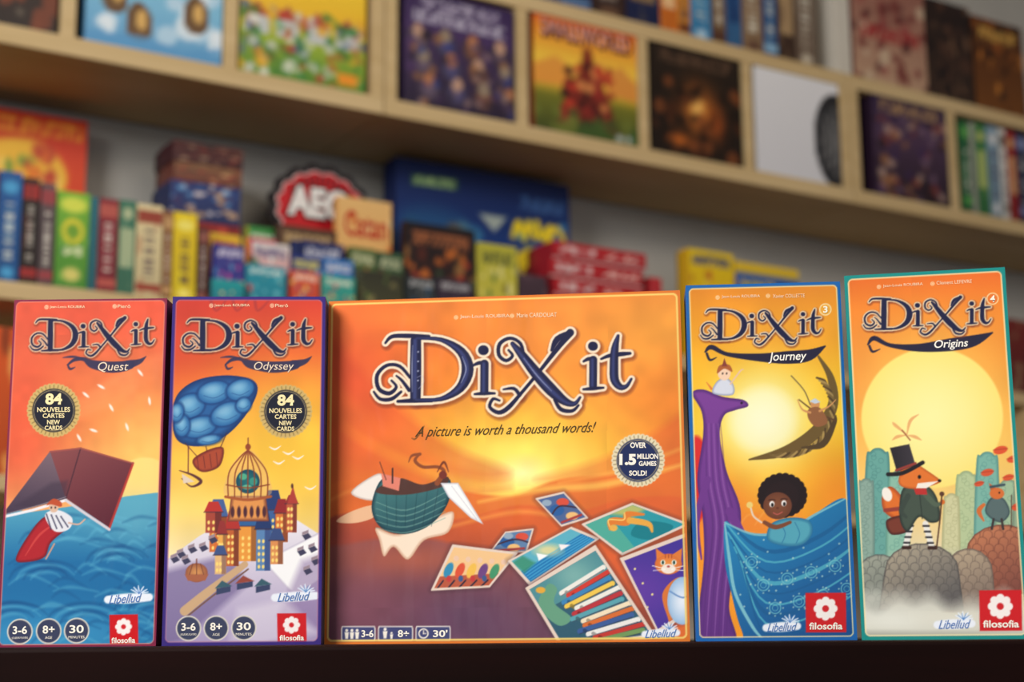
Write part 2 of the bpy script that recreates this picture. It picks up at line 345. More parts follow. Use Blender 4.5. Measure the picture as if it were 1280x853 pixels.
def art_odyssey(C):
    C.vgrad([(371,(210,60,46)),(440,(228,94,46)),(500,(242,148,54)),(570,(250,194,72)),(640,(252,218,124)),(700,(244,226,180))])
    C.glow(370,560,110,90,(252,200,64),.8); C.glow(220,420,70,80,(204,56,46),.5); C.noise(30,.05,8)
    for k in range(3): C.line([(262+28*k,372),(270+26*k,388),(282+27*k,376)],[4,3,2],(120,40,60),.35,soft=1.5)
    C.poly([(200,704),(250,668),(300,640),(360,640),(410,672),(410,810),(200,810)],(238,232,238),to=((170,154,192),(300,650),(300,800)))
    C.poly([(330,700),(410,660),(410,720),(372,745)],(250,248,248),edge=(196,186,206),ew=3)
    C.poly([(206,712),(290,690),(310,730),(230,800),(203,806)],(112,96,144),.7,soft=5)
    C.poly([(380,700),(410,690),(410,790),(350,770)],(122,94,148),.5,soft=5)
    C.poly([(300,760),(360,748),(400,790),(330,806),(290,800)],(232,224,234),.55,soft=6)
    C.line([(232,762),(262,738),(308,704)],[12,11,8],(206,168,128)); C.line([(234,770),(264,746),(312,710)],2,(120,84,74))
    P=[(216,520),(222,492),(246,474),(284,468),(316,474),(322,490),(306,520),(280,545),(248,556),(222,548)]
    C.poly(P,(38,94,154),sm=True,edge=(16,48,102),ew=9)
    for cx,cy,rx,ry,rt in ((238,506,19,15,-20),(268,489,21,14,-12),(301,486,18,13,-20),(250,532,22,13,-15),(284,516,21,14,-25),(228,530,10,14,0),(305,505,10,9,-40),(262,548,15,6,-10),(222,514,8,12,10)):
        C.ell(cx,cy,rx,ry,(18,54,110),.8,rot=rt,soft=1.5,grow=1.2)
        C.ell(cx,cy,rx-.5,ry-.5,(104,166,204),1,rot=rt,to=(36,98,158),soft=1); C.ell(cx-rx*.2,cy-ry*.3,rx*.5,ry*.35,(150,196,220),.55,rot=rt,soft=3)
        C.line([(cx-rx*.6,cy+ry*.3),(cx,cy+ry*.5),(cx+rx*.6,cy+ry*.1)],.9,(20,60,120),.5)
    for p in ([(232,552),(252,574)],[(284,540),(270,572)],[(258,556),(262,572)]): C.line(p,1,(80,40,40))
    C.poly([(242,572),(262,560),(280,558),(276,580),(258,588),(246,584)],(172,72,46),sm=True,edge=(100,34,32),ew=4)
    for k in range(4): C.line([(247+8*k,570-2*k),(249+8*k,584-k)],.9,(90,34,36),.8)
    C.line([(225,586),(242,592),(252,600),(240,606),(228,596)],[1,3,4,2,1],(90,46,50))
    C.line([(236,590),(236,556)],1.4,(110,60,50)); C.poly([(228,590),(244,600),(230,602)],(226,206,186))
    hut(C,263,688,22,44,(216,112,50),(70,98,152)); hut(C,258,664,20,26,(170,70,54),(190,50,44)); hut(C,332,686,22,50,(60,98,154),(40,60,114))
    hut(C,346,676,16,36,(216,114,54),(150,40,44)); hut(C,300,700,26,44,(236,154,62),(50,98,154)); hut(C,284,706,16,46,(194,96,48),(180,50,44))
    hut(C,322,712,18,52,(90,132,180),(36,56,106)); hut(C,274,700,10,34,(238,172,80),(150,50,48)); hut(C,340,704,16,30,(222,144,84),(56,76,126)); hut(C,270,716,14,24,(232,184,124),(64,84,134))
    hut(C,360,664,13,36,(194,92,60),(150,50,48),.3); C.poly([(361,628),(374,628),(368,606)],(178,62,54)); C.ell(367,606,1.5,3,(80,40,40))
    C.poly([(286,650),(338,650),(334,618),(290,618)],(228,150,80),edge=(116,56,46),ew=5)
    for k in range(6): C.ell(292+8*k,638,2.4,7,(80,40,50))
    C.poly([(284,618),(286,590),(296,572),(312,560),(326,572),(336,590),(338,618)],(230,178,118),.5,sm=True)
    C.ell(311,600,15,15,(26,112,116),to=(18,70,90)); C.ell(305,594,5,4,(80,170,136)); C.ell(318,600,5,5,(56,144,128)); C.ell(310,607,6,3,(100,180,146))
    for k in range(-3,4):
        C.line([(311+k*8.2,620),(311+k*8,590),(311+k*3.4,570),(311,561)],1.5,(136,62,38))
    C.line([(284,604),(311,608),(338,604)],1.6,(136,62,38)); C.line([(283,619),(311,623),(340,619)],3.5,(170,88,48)); C.ell(311,557,3.5,4,(150,70,40)); C.line([(311,554),(311,546)],1.3,(120,50,40))
    for x,y in ((222,690),(236,684),(250,682),(228,698),(262,672),(214,696),(380,668),(388,684),(374,688),(392,700),(382,712)):
        C.poly([(x,y),(x+8,y-3),(x+12,y+2),(x+4,y+6)],(64,62,90)); C.poly([(x,y),(x+8,y-3),(x+8,y-7),(x,y-4)],(156,136,146))
    C.ell(247,714,14,12,(214,148,86),to=(150,84,58)); C.poly([(232,716),(262,716),(258,724),(236,724)],(170,98,68)); C.line([(247,703),(247,697)],1.5,(120,60,50))
    for k in (-1,0,1): C.line([(247+5*k,703),(247+9*k,716)],1,(110,60,50))
    for x,y,w in ((272,742,18),(298,736,20),(322,740,18)):
        C.poly([(x,y),(x+w,y-4),(x+w,y-11),(x,y-8)],(56,66,100)); C.poly([(x-2,y-8),(x+w*.4,y-18),(x+w+2,y-11)],(150,68,56) if w==20 else (56,92,106))
    for x,y in ((345,560),(362,566),(374,572),(350,578),(390,610)):
        C.line([(x-7,y-3),(x,y),(x+7,y-4)],[.8,2,.8],(250,246,240))
    ribbon(C,343,457,54); credit_dots(C,(264,382),(340,382))
    title(C,.508,.47,227,398,1.9,(228,190,156)); badge(C,358,513,32); icons(C,(237,272,307),784,16)
    publisher(C,349,766,386,803); dragonfly(C,342,402,745,12)
    C.border(196,434,4,6,(56,38,122),icol=(190,120,150),iw=1)
def quadmap(q):
    q=np.array(q,float)
    return lambda u,v: tuple(q[0]*(1-u)*(1-v)+q[1]*u*(1-v)+q[2]*u*v+q[3]*(1-u)*v)
def person_icon(C,x,y,h,col):
    C.ell(x,y-h*.38,h*.15,h*.15,col); C.poly([(x-h*.22,y-h*.2),(x+h*.22,y-h*.2),(x+h*.13,y+h*.5),(x-h*.13,y+h*.5)],col)
def art_base(C):
    X,Y=C.X,C.Y
    q=np.hypot((X-655)/230,(Y-592)/135)
    C.vgrad([(0,(255,246,166)),(.2,(255,228,102)),(.5,(252,188,64)),(.9,(242,144,52)),(1.4,(234,116,48)),(2.2,(226,102,50))],coord=q)
    C.glow(830,410,150,70,(248,178,66),.75); C.glow(640,395,250,40,(240,148,60),.6); C.glow(430,470,90,80,(226,84,48),.7); C.glow(860,520,60,70,(240,130,40),.5)
    C.noise(50,.04,2); C.noise(16,.025,9)
    for k,(c,a) in enumerate((((212,72,44),.45),((236,112,50),.38),((206,64,44),.4))):
        o=k*34
        C.poly([(400,400+o*1.6),(440,450+o*1.4),(500,510+o),(570,560+o*.7),(640,590+o*.3),(600,600+o*.3),(500,570+o),(400,500+o*1.6)],c,a,soft=7,sm=True)
        C.poly([(880,500+o),(820,540+o*.8),(750,575+o*.6),(670,600+o*.3),(760,600+o*.5),(880,560+o)],c,a*.8,soft=6,sm=True)
    C.poly([(400,622),(470,600),(560,612),(640,620),(700,600),(790,590),(880,560),(880,760),(400,760)],(230,112,46),.85,soft=2,sm=True,to=((194,76,50),(640,600),(640,720)))
    C.poly([(400,660),(480,640),(570,650),(650,632),(720,640),(800,622),(880,640),(880,780),(400,780)],(224,98,48),.8,soft=2,sm=True,to=((148,64,60),(600,630),(560,730)))
    C.line([(600,628),(680,612),(760,606),(860,580)],[2,7,9,3],(254,202,92),.65,soft=3); C.line([(560,660),(650,640),(720,652)],[2,5,2],(250,166,74),.6,soft=3)
    C.line([(700,604),(780,588),(866,556)],[1,5,3],(254,192,86),.5,soft=3); C.line([(410,628),(450,612),(520,616)],[2,4,1],(250,156,76),.5,soft=3)
    C.poly([(395,700),(440,680),(520,672),(600,690),(660,720),(720,815),(395,815)],(144,80,78),.97,soft=3,sm=True,to=((106,68,90),(500,680),(500,790)))
    C.glow(450,770,90,40,(124,72,86),.6); C.glow(590,770,70,40,(94,68,100),.6); C.glow(520,700,90,20,(192,98,66),.5)
    C.noise(20,.04,12)
    C.poly([(422,652),(440,640),(468,632),(470,646),(446,654)],(234,184,144),sm=True); C.poly([(440,616),(474,592),(482,606),(470,626)],(240,230,220),sm=True,edge=(196,176,166),ew=3)
    C.poly([(472,660),(500,668),(540,650),(568,640),(562,666),(532,676),(512,700),(494,684),(482,696),(476,676)],(246,224,200),sm=True,edge=(208,160,130),ew=4)
    C.poly([(466,634),(478,600),(500,604),(528,610),(562,598),(562,628),(540,656),(508,668),(478,660)],(70,126,126),sm=True,to=((34,74,86),(500,600),(520,668)),edge=(24,56,68),ew=5)
    for k in range(5): C.line([(472,628+8*k),(510,638+7*k),(558,616+8*k)],[1,1.6,1],(124,170,158),.6)
    for k in range(6): C.line([(484+13*k,612),(486+11*k,658)],.8,(24,56,66),.5)
    C.poly([(472,612),(500,598),(530,606),(560,596),(556,608),(516,618),(480,618)],(84,54,48),sm=True)
    C.poly([(480,608),(478,592),(502,598),(500,614)],(226,130,110)); C.line([(492,604),(492,586)],2,(60,40,40)); C.line([(484,600),(476,578)],1,(90,50,40))
    C.poly([(552,604),(574,604),(606,656),(590,648),(562,622)],(252,250,248),edge=(200,200,210),ew=3); C.line([(566,608),(598,650)],.9,(190,190,200),.8)
    C.line([(548,604),(556,590),(548,584),(530,584),(520,576),(526,568)],[7,5,4,4,4,2],(142,74,44)); C.line([(526,568),(516,570),(512,578)],[4,3,1],(142,74,44))
    C.line([(548,590),(556,578),(562,590)],[1,3,1],(120,60,40)); C.ell(555,594,5,5,(120,52,44))
    def card(qd,base,fn,bw=2.0):
        C.poly(qd,(60,40,50),.35,soft=3,grow=4); C.poly(qd,(232,210,194),grow=bw*.5); C.clip=C.mask(np.array([np.array(quadmap(qd)(u,v)) for u,v in ((.03,.04),(.97,.04),(.97,.96),(.03,.96))]))
        C.poly(qd,base); fn(quadmap(qd)); C.clip=None
    def f_small(P):
        C.ell(*P(.3,.5),9,7,(42,94,158)); C.ell(*P(.7,.3),8,5,(220,80,60)); C.ell(*P(.6,.8),8,5,(240,190,122)); C.line([P(0,.6),P(.5,.4),P(1,.6)],2,(60,40,60)); C.ell(*P(.2,.2),6,4,(150,170,190)); C.line([P(.1,.9),P(.9,.85)],3,(170,60,60))
    card([(672,624),(706,616),(736,648),(704,658)],(78,102,150),f_small)
    card([(634,666),(668,662),(660,690),(614,692)],(96,130,170),f_small)
    def f_people(P):
        C.poly([P(0,.7),P(1,.6),P(1,1),P(0,1)],(188,90,64))
        for i,c in enumerate(((56,142,182),(222,84,56),(244,192,84),(112,70,130),(70,150,108))):
            C.ell(*P(.12+.19*i,.55),5,10,c,rot=25); C.ell(*P(.15+.19*i,.28),3.2,3.4,(238,198,170))
            C.line([P(.12+.19*i,.8),P(.08+.19*i,1)],2,(50,40,60))
        for i in range(4): C.ell(*P(.2+.2*i,.75),3,4,((200,60,60),(60,90,140))[i%2])
    card([(568,682),(648,692),(614,734),(542,738)],(244,198,142),f_people)
    def f_sea(P):
        C.poly([P(0,.5),P(1,.45),P(1,1),P(0,1)],(24,116,180)); C.ell(*P(.5,.35),16,7,(250,224,150),.8,soft=4)
        for k in range(5): C.line([P(.05,.55+.09*k),P(.4,.5+.1*k),P(.95,.55+.09*k)],1.6,(96,188,218),.6)
        C.poly([P(.3,.5),P(.36,.22),P(.44,.5)],(250,250,250)); C.poly([P(.6,.6),P(.66,.35),P(.74,.6)],(250,240,240))
        C.poly([P(.02,.1),P(.2,.05),P(.25,.5),P(.05,.6)],(54,140,104),.8,soft=2)
    card([(638,702),(716,660),(750,674),(664,731)],(94,178,198),f_sea)
    def f_wyrm(P):
        C.poly([P(0,0),P(.5,0),P(.2,1),P(0,1)],(80,172,154)); C.poly([P(.35,.7),P(.6,.5),P(.8,.6),P(.85,.9),P(.5,1)],(18,126,138),sm=True)
        C.poly([P(.5,0),P(1,0),P(1,.25),P(.7,.3)],(244,202,84),.7,soft=3)
        C.line([P(.25,.35),P(.4,.2),P(.55,.35),P(.7,.2),P(.85,.35)],[4,9,10,8,3],(228,128,50)); C.line([P(.6,.35),P(.7,.6),P(.6,.8)],[8,7,3],(236,170,70))
        C.line([P(.28,.3),P(.4,.14),P(.55,.28),P(.7,.14)],1.4,(252,214,120)); C.ell(*P(.3,.36),5,4,(236,178,80))
    card([(730,656),(792,630),(863,656),(780,694)],(42,154,166),f_wyrm)
    def f_books(P):
        C.poly([P(0,0),P(1,0),P(1,.3),P(0,.4)],(80,142,150)); C.glow(720,720,26,22,(134,184,176),.8)
        C.poly([P(.02,.3),P(.25,.1),P(.32,.2),P(.2,.35),P(.28,.6),P(.1,.65)],(104,160,130),sm=True); C.ell(*P(.14,.12),6,4,(230,170,62))
        cols=[(240,236,226),(212,60,50),(62,134,186),(244,202,82),(240,236,226),(190,52,60),(92,164,176),(246,226,192),(220,110,50),(60,94,154),(240,236,230),(200,58,50),(116,154,92)]
        for k,c in enumerate(cols):
            v=.24+.058*k; o=.06*math.sin(k*1.9)
            a=P(.34+o,v+.03); b=P(.94+o*.5,v-.03); C.line([a,b],6.4,c,sm=False); C.line([(a[0],a[1]+3.2),(b[0],b[1]+3.2)],.9,(50,50,70),.8,sm=False)
            C.line([(a[0]+6,a[1]-1),(a[0]+9,a[1]+1)],4.5,tuple(q*.6 for q in c),.8,sm=False)
    card([(660,736),(746,683),(823,798),(706,812)],(48,92,112),f_books)
    def f_cat(P):
        C.glow(800,740,60,40,(110,62,166),.7)
        C.poly([P(.35,.9),P(.4,.6),P(.75,.5),P(.98,.7),P(.98,1),P(.4,1)],(224,120,54),sm=True)
        C.ell(838,706,17,13,(240,146,66),to=(220,110,50)); C.poly([(823,700),(822,686),(833,694)],(230,126,56)); C.poly([(843,694),(855,686),(854,702)],(230,126,56))
        C.ell(838,712,9,6,(250,232,214)); C.ell(831,704,3,3.4,(250,250,230)); C.ell(845,704,3,3.4,(250,250,230)); C.ell(831,704,1.6,2.4,(30,70,60)); C.ell(845,704,1.6,2.4,(30,70,60)); C.ell(838,709,1.8,1.3,(170,60,60))
        for k in (-1,1): C.line([(838+4*k,712),(838+20*k,708)],.9,(255,250,240)); C.line([(838+4*k,713),(838+19*k,714)],.8,(255,250,240))
        for k in range(3): C.line([(834+4*k,694),(834+4*k,698)],1.2,(180,80,40))
        for x,y in ((796,712),(806,730),(860,690),(800,750),(812,760),(792,724),(818,744)): C.ell(x,y,1.4,1.4,(244,226,150))
    card([(778,699),(865,666),(868,764),(826,792)],(68,50,150),f_cat)
    C.clip=C.mask([(700,600),(865.5,600),(865.5,800),(700,812)]); C.ell(856,752,19,30,(240,244,250),to=(154,190,224)); C.line([(840,740),(856,748),(870,742)],2,(110,150,200)); C.clip=None
    for x0,x1 in ((429,472),(475,519),(522,566)):
        C.poly([(x0+1,783),(x1-1,783),(x1,786),(x1,799),(x1-1,802),(x0+1,802),(x0,799),(x0,786)],(226,216,210)); C.poly([(x0+2,784.4),(x1-2,784.4),(x1-1.4,787),(x1-1.4,798),(x1-2,800.6),(x0+2,800.6),(x0+1.4,798),(x0+1.4,787)],(66,70,116))
    for x in (436,442.5,449): person_icon(C,x,793,12,(244,234,220))
    person_icon(C,484,792,13,(244,234,220)); person_icon(C,492,795,8.5,(244,234,220))
    C.ring(532,792.5,5.6,1.6,(244,234,220)); C.line([(532,792.5),(532,789)],1.2,(244,234,220)); C.line([(532,792.5),(535,792.5)],1.2,(244,234,220))
    title(C,1,1,468,418,4.2); badge(C,799,576,32,(232,218,180),(28,42,88)); dragonfly(C,805,853,793,11)
    C.line([(516,548),(520,549),(526,542),(531,533)],[1,1.6,1.4,1],(78,62,30),.8); credit_dots(C,(570,397),(640,395))
    C.border(452,434,3,7,(224,120,44),icol=(250,216,116),iw=2.6)
def art_journey(C):
    C.vgrad([(352,(230,136,42)),(430,(246,170,36)),(520,(252,200,42)),(620,(250,182,34)),(700,(246,152,36))])
    C.glow(960,525,70,84,(254,236,108),.9); C.glow(1060,620,60,60,(240,132,36),.8); C.glow(900,640,60,50,(236,112,44),.7); C.glow(1000,420,120,30,(240,152,44),.4); C.noise(30,.04,21)
    C.glow(955,525,44,44,(255,254,218),1); C.ell(955,525,40,40,(255,252,206),.6,soft=8)
    for k in range(9):
        C.ell(895+22*k,646+((k*17)%22),22,15,(244,134,50),.45,soft=4); C.line([(880+22*k,650+((k*17)%22)),(895+22*k,632+((k*17)%22)),(912+22*k,648+((k*17)%22))],[1,2,1],(252,180,90),.5,soft=1.5)
    C.ell(871,600,18,55,(222,44,44),soft=1)
    P=[(866,492),(880,487),(904,496),(930,500),(936,508),(920,513),(906,520),(901,545),(910,590),(928,640),(922,700),(914,760),(922,806),(870,806),(876,760),(882,700),(880,645),(873,600),(880,545),(878,515)]
    C.poly(P,(124,64,150),sm=True,to=((96,46,128),(890,500),(890,800)),edge=(80,38,112),ew=5)
    for k in range(7): C.line([(884+3*k,530),(885+4*k,600),(893+4.6*k,660),(885+4.8*k,740),(881+5*k,800)],[1,2,2.4,2,1],(158,104,178) if k%2 else (86,42,116),.5)
    C.line([(914,640),(936,690),(926,750)],[11,9,3],(112,56,140)); C.line([(886,600),(873,650),(879,700)],[9,7,2],(112,56,140)); C.ell(928,504,1.5,1.5,(30,16,40))
    C.poly([(892,492),(896,478),(908,472),(918,482),(916,494)],(216,220,232),sm=True,edge=(146,156,186),ew=3); C.ell(906,467,8,8.5,(246,208,178)); C.poly([(897,467),(900,457),(912,456),(916,465),(906,461)],(176,96,50),sm=True)
    C.poly([(903,458),(906,448),(910,458)],(136,62,52)); C.line([(914,480),(926,464),(930,462)],[2,2,1],(234,194,164)); C.line([(890,486),(884,478)],[3,1],(226,126,62)); C.ell(904,467,.9,1.2,(40,30,30)); C.ell(909,467,.9,1.2,(40,30,30))
    C.line([(1024,446),(1040,474),(1042,508),(1022,540),(985,564),(938,575)],[3,9,13,16,13,2],(110,86,44))
    for k in range(30):
        t=k/29; a=math.radians(-46+t*140); x=983+56*math.cos(a); y=512+55*math.sin(a); b=a+1.15
        C.line([(x,y),(x+10*math.cos(b),y+10*math.sin(b)),(x+17*math.cos(b+.3),y+15*math.sin(b+.3))],[2.4,3.2,.8],((78,58,36),(170,140,84),(120,96,54))[k%3],.9)
    C.line([(1004,560),(1030,556),(1044,530),(1046,520)],[2,8,6,2],(84,64,38)); C.line([(1000,500),(1022,516),(1046,526)],[1.5,2,2],(96,64,42))
    C.ell(1020,506,6,6,(214,150,92)); C.poly([(1012,512),(1026,510),(1036,528),(1022,534),(1012,524)],(150,96,60),sm=True); C.poly([(1013,502),(1020,498),(1027,503),(1020,505)],(200,210,220)); C.line([(1026,514),(1038,508),(1046,500)],[3,2,1],(214,150,92)); C.line([(1014,516),(1004,512),(998,500)],[3,2,1],(214,150,92))
    C.line([(990,470),(1006,488),(1014,506)],1.3,(100,80,60))
    Q=[(908,654),(922,662),(945,668),(985,664),(1020,644),(1058,624),(1070,660),(1080,740),(1082,812),(950,812),(930,790),(916,740),(908,700)]
    C.clip=C.mask(Q,True)
    C.poly([(880,600),(1100,600),(1100,820),(880,820)],(36,136,186),to=((14,76,140),(930,640),(1040,800)))
    for k in range(9):
        C.line([(900+4*k,640+9*k),(960,690+13*k),(1030,670+14*k),(1090,620+16*k)],[2,5 if k%3==0 else 2.4,5 if k%3==0 else 2.4,2],(96,190,204) if k%2 else (18,90,144),.7)
    for k in range(9):
        x,y=942+k*15,704+((k*29)%66); C.ring(x,y,7,1.4,(130,200,206),.7); C.ring(x,y,3.5,1,(130,200,206),.6)
        for m in range(8): C.ell(x+10*math.cos(m*.785),y+10*math.sin(m*.785),1.1,1.1,(196,220,206),.65)
    for k in range(26): C.ell(925+((k*37)%140),668+((k*23)%120),1.2,1.2,(200,224,212),.7)
    C.clip=None
    C.line([(908,656),(914,700),(922,744),(944,786),(956,800)],[2,4,4,4,2],(136,200,210),.9)
    C.line([(908,654),(945,669),(985,665),(1020,645),(1058,625)],[2,3,3,3,2],(130,194,204),.9)
    C.poly([(962,676),(966,656),(990,648),(1014,652),(1018,668),(1006,682),(984,684)],(84,166,186),sm=True,edge=(40,112,152),ew=5)
    C.line([(978,656),(984,668),(980,680)],1,(44,120,162)); C.line([(996,654),(1002,668),(998,680)],1,(44,120,162))
    C.ell(980,622,28,25,(36,20,22),soft=1.4)
    for k in range(22):
        a=k*2*math.pi/22; C.ell(980+math.cos(a)*26,620+math.sin(a)*23,5.5,5.5,(32,18,20))
    C.ell(974,633,18,17,(130,76,50),to=(108,60,40)); C.ell(967,631,3.2,3.8,(245,240,235)); C.ell(967.5,632,1.7,2.4,(20,14,14)); C.ell(982,630,3.2,3.8,(245,240,235)); C.ell(982.5,631,1.7,2.4,(20,14,14))
    C.line([(963,626),(967,625),(971,626)],1,(50,26,24)); C.line([(978,625),(982,624),(986,625)],1,(50,26,24))
    C.line([(969,642),(974,644),(980,641)],1.4,(190,90,80)); C.ell(974,636,2,1.6,(104,56,38))
    C.line([(958,654),(972,660),(990,654)],[5,6,4],(126,72,48)); C.line([(940,634),(944,646),(954,654)],2.2,(230,214,192)); C.ell(939,632,4,4,(240,210,120))
    banner(C,[(882,440),(890,434),(910,443),(950,447),(985,447),(1012,444),(1032,433)],[2,6,5,10,16,14,2])
    C.line([(884,442),(888,450),(896,447)],[3,3,1],(34,32,58)); credit_dots(C,(897,372),(960,370))
    title(C,.468,.46,876,386,2.0,(240,212,170))
    C.ell(1032,387,7,7,(240,170,60)); C.ring(1032,387,7,1.2,(252,232,180)); publisher(C,1010,743,1061,793); dragonfly(C,957,1004,786,12)
    C.border(200,446,4,6,(22,100,174),icol=(244,230,176),iw=1.6)
def tree(C,x,y0,y1,w,c,dk):
    C.poly([(x-w/2,y1),(x-w/2,y0+w*.7),(x-w*.3,y0+w*.15),(x,y0),(x+w*.3,y0+w*.15),(x+w/2,y0+w*.7),(x+w/2,y1)],c,sm=True,edge=dk,ew=4)
    r=np.random.default_rng(int(x))
    for k in range(int((y1-y0)/4)): C.ring(x+(r.random()-.5)*w*.6,y0+8+k*4,3,1,dk,.4)
def rock(C,cx,cy,rx,ry,c,dk,seed):
    P=[(cx+rx*math.cos(a),cy-ry*math.sin(a)) for a in np.linspace(0,math.pi,10)]+[(cx-rx*1.15,cy+50),(cx+rx*1.15,cy+50)]
    C.clip=C.mask(P)
    C.poly(P,c,to=(dk,(cx-rx*.4,cy-ry),(cx+rx*.4,cy+40)),edge=tuple(q*.8 for q in dk),ew=3)
    r=np.random.default_rng(seed); row=0; y=cy-ry+3
    while y<cy+50:
        x=cx-rx*1.15+(row%2)*6
        while x<cx+rx*1.15:
            C.line([(x-5,y+4),(x-4,y-2),(x+1,y-4),(x+6,y-1),(x+6,y+4)],1.1,tuple(q*.8 for q in dk),.55,n=3); x+=12+r.random()*3
        y+=8.5; row+=1
    C.clip=None
def art_origins(C):
    C.vgrad([(334,(224,96,34)),(390,(236,130,38)),(470,(244,160,54)),(560,(248,190,88)),(640,(242,206,132)),(720,(232,206,162))])
    C.glow(1070,480,60,90,(238,120,40),.6); C.glow(1260,430,50,70,(238,130,40),.6); C.noise(30,.04,31)
    C.glow(1167,524,112,112,(252,214,112),.75)
    C.ell(1167,524,88,88,(255,245,166),soft=1.5,to=(252,228,122))
    C.glow(1150,720,140,60,(222,218,188),.7)
    tree(C,1100,562,720,30,(104,164,154),(68,126,124)); tree(C,1126,590,720,26,(140,188,166),(92,148,134)); tree(C,1086,600,720,20,(140,168,154),(98,130,122))
    tree(C,1210,590,720,26,(184,200,154),(142,164,124)); tree(C,1236,566,720,28,(124,180,164),(82,140,134)); tree(C,1262,600,720,30,(162,190,154),(110,142,122)); tree(C,1192,618,720,20,(208,206,160),(170,170,124)); tree(C,1282,580,720,26,(150,172,142),(110,130,110))
    for x,y,rx in ((1236,592,8),(1252,564,9),(1268,575,8),(1226,606,6),(1262,598,7),(1275,634,9),(1246,614,5)): C.ell(x,y,rx,rx*.55,(222,80,44),.95,rot=-15); C.line([(x-rx,y),(x+rx,y-2)],.8,(150,50,40),.7)
    C.poly([(1070,730),(1120,700),(1290,690),(1300,810),(1075,812)],(192,192,170),.8,soft=12)
    rock(C,1256,692,46,36,(198,126,88),(130,74,62),5); rock(C,1214,716,30,30,(186,166,138),(124,106,96),6)
    rock(C,1104,728,32,34,(160,164,148),(104,108,104),7); rock(C,1156,714,46,34,(174,162,140),(98,94,92),8)
    sl=(slice(None),slice(None)); C.blend(sl,np.clip((C.Y-738-6*np.sin(C.X/17)-4*np.sin(C.X/7+1))/26,0,1)*.96,(214,212,198))
    C.glow(1120,776,50,14,(232,232,220),.8); C.glow(1200,772,50,10,(228,224,208),.7); C.glow(1098,748,20,12,(220,220,206),.6); C.glow(1270,764,40,12,(216,206,188),.5)
    C.blend(sl,np.clip((C.Y-786)/14,0,1)*.7,(112,116,104))
    C.poly([(1120,650),(1108,640),(1106,622),(1116,610),(1130,622),(1138,640),(1134,656)],(224,112,40),sm=True,edge=(170,70,30),ew=5); C.ell(1112,620,6,9,(246,238,226),rot=-20)
    C.poly([(1112,652),(1138,646),(1142,664),(1118,670)],(120,56,40),sm=True,edge=(66,28,28),ew=4); C.line([(1110,640),(1140,636)],5,(150,60,48))
    for x0,x1 in ((1142,1136),(1160,1168)):
        C.line([(x0,656),(x1,684)],7,(236,232,224),sm=False)
        for k in range(4): C.line([(x0+(x1-x0)*(k+.5)/4.5-3.4,656+7*k+3),(x0+(x1-x0)*(k+.5)/4.5+3.4,656+7*k+3)],2.4,(30,30,40))
        C.line([(x1-3,686),(x1+5,686)],4.4,(60,36,30))
    C.poly([(1130,616),(1144,607),(1162,609),(1174,624),(1178,650),(1166,655),(1152,648),(1138,666),(1128,650)],(68,82,70),sm=True,edge=(36,48,44),ew=4)
    C.line([(1152,614),(1156,650)],1,(40,50,46)); C.line([(1160,620),(1172,632),(1180,630)],[7,6,4],(82,98,80)); C.line([(1138,622),(1130,640),(1136,648)],[7,6,4],(58,70,62)); C.ell(1181,629,3,3,(218,110,42))
    C.poly([(1144,610),(1160,608),(1162,620),(1148,620)],(188,48,44))
    C.poly([(1126,602),(1132,589),(1148,583),(1163,591),(1178,602),(1175,606),(1160,611),(1144,613),(1130,610)],(226,118,46),sm=True,edge=(188,86,34),ew=3)
    C.poly([(1150,606),(1176,603),(1161,612),(1148,612)],(246,236,222)); C.ell(1152,598,2,2.4,(20,16,16)); C.ell(1177,602.5,2.2,1.8,(20,16,16)); C.poly([(1130,598),(1125,582),(1139,591)],(204,96,38))
    C.poly([(1124,592),(1115,562),(1139,557),(1147,583)],(34,30,36),to=((60,54,62),(1115,575),(1146,570))); C.line([(1113,595),(1132,593),(1156,580)],5,(28,25,30)); C.line([(1123,590),(1147,581)],3,(150,58,50))
    C.line([(1180,620),(1178,650),(1174,686)],1.8,(80,50,36)); C.ell(1180,619,3,3,(90,56,40))
    C.poly([(1234,642),(1240,624),(1256,624),(1264,642),(1252,654)],(88,108,108),sm=True,edge=(56,76,80),ew=3); C.ell(1248,618,9,7,(216,112,52)); C.poly([(1240,614),(1238,605),(1247,611)],(200,96,44)); C.ell(1251,617,1,1.2,(20,16,16)); C.line([(1232,652),(1226,640),(1232,632)],[2,6,4],(214,110,50)); C.line([(1244,650),(1242,662)],3,(60,50,50)); C.line([(1254,650),(1256,662)],3,(60,50,50)); C.line([(1266,620),(1266,660)],1.2,(80,50,40)); C.line([(1240,610),(1257,607)],3,(60,80,90))
    for p in ([(1136,545),(1122,534),(1118,530)],[(1136,545),(1140,528),(1150,520)],[(1134,546),(1124,548),(1118,552)],[(1137,546),(1146,548),(1154,552)]): C.line(p,[1,4,1],(230,156,96),.75)
    C.line([(1130,540),(1140,552)],1.6,(156,84,52))
    banner(C,[(1086,432),(1094,424),(1114,433),(1150,436),(1190,432),(1218,427),(1241,417)],[2,6,5,10,16,14,2]); C.line([(1088,434),(1092,441),(1101,438)],[3,3,1],(34,32,58))
    credit_dots(C,(1099,359),(1166,355))
    title(C,.494,.475,1080,373,2.0,(240,212,170))
    C.ell(1241,374,7,7,(234,120,44)); C.ring(1241,374,7,1.2,(252,226,170)); publisher(C,1227,738,1279,788,-1); dragonfly(C,1172,1222,780,12)
    C.border(206,456,4.5,6,(18,140,134),icol=(244,230,176),iw=1.6)
W3=(252,244,230)
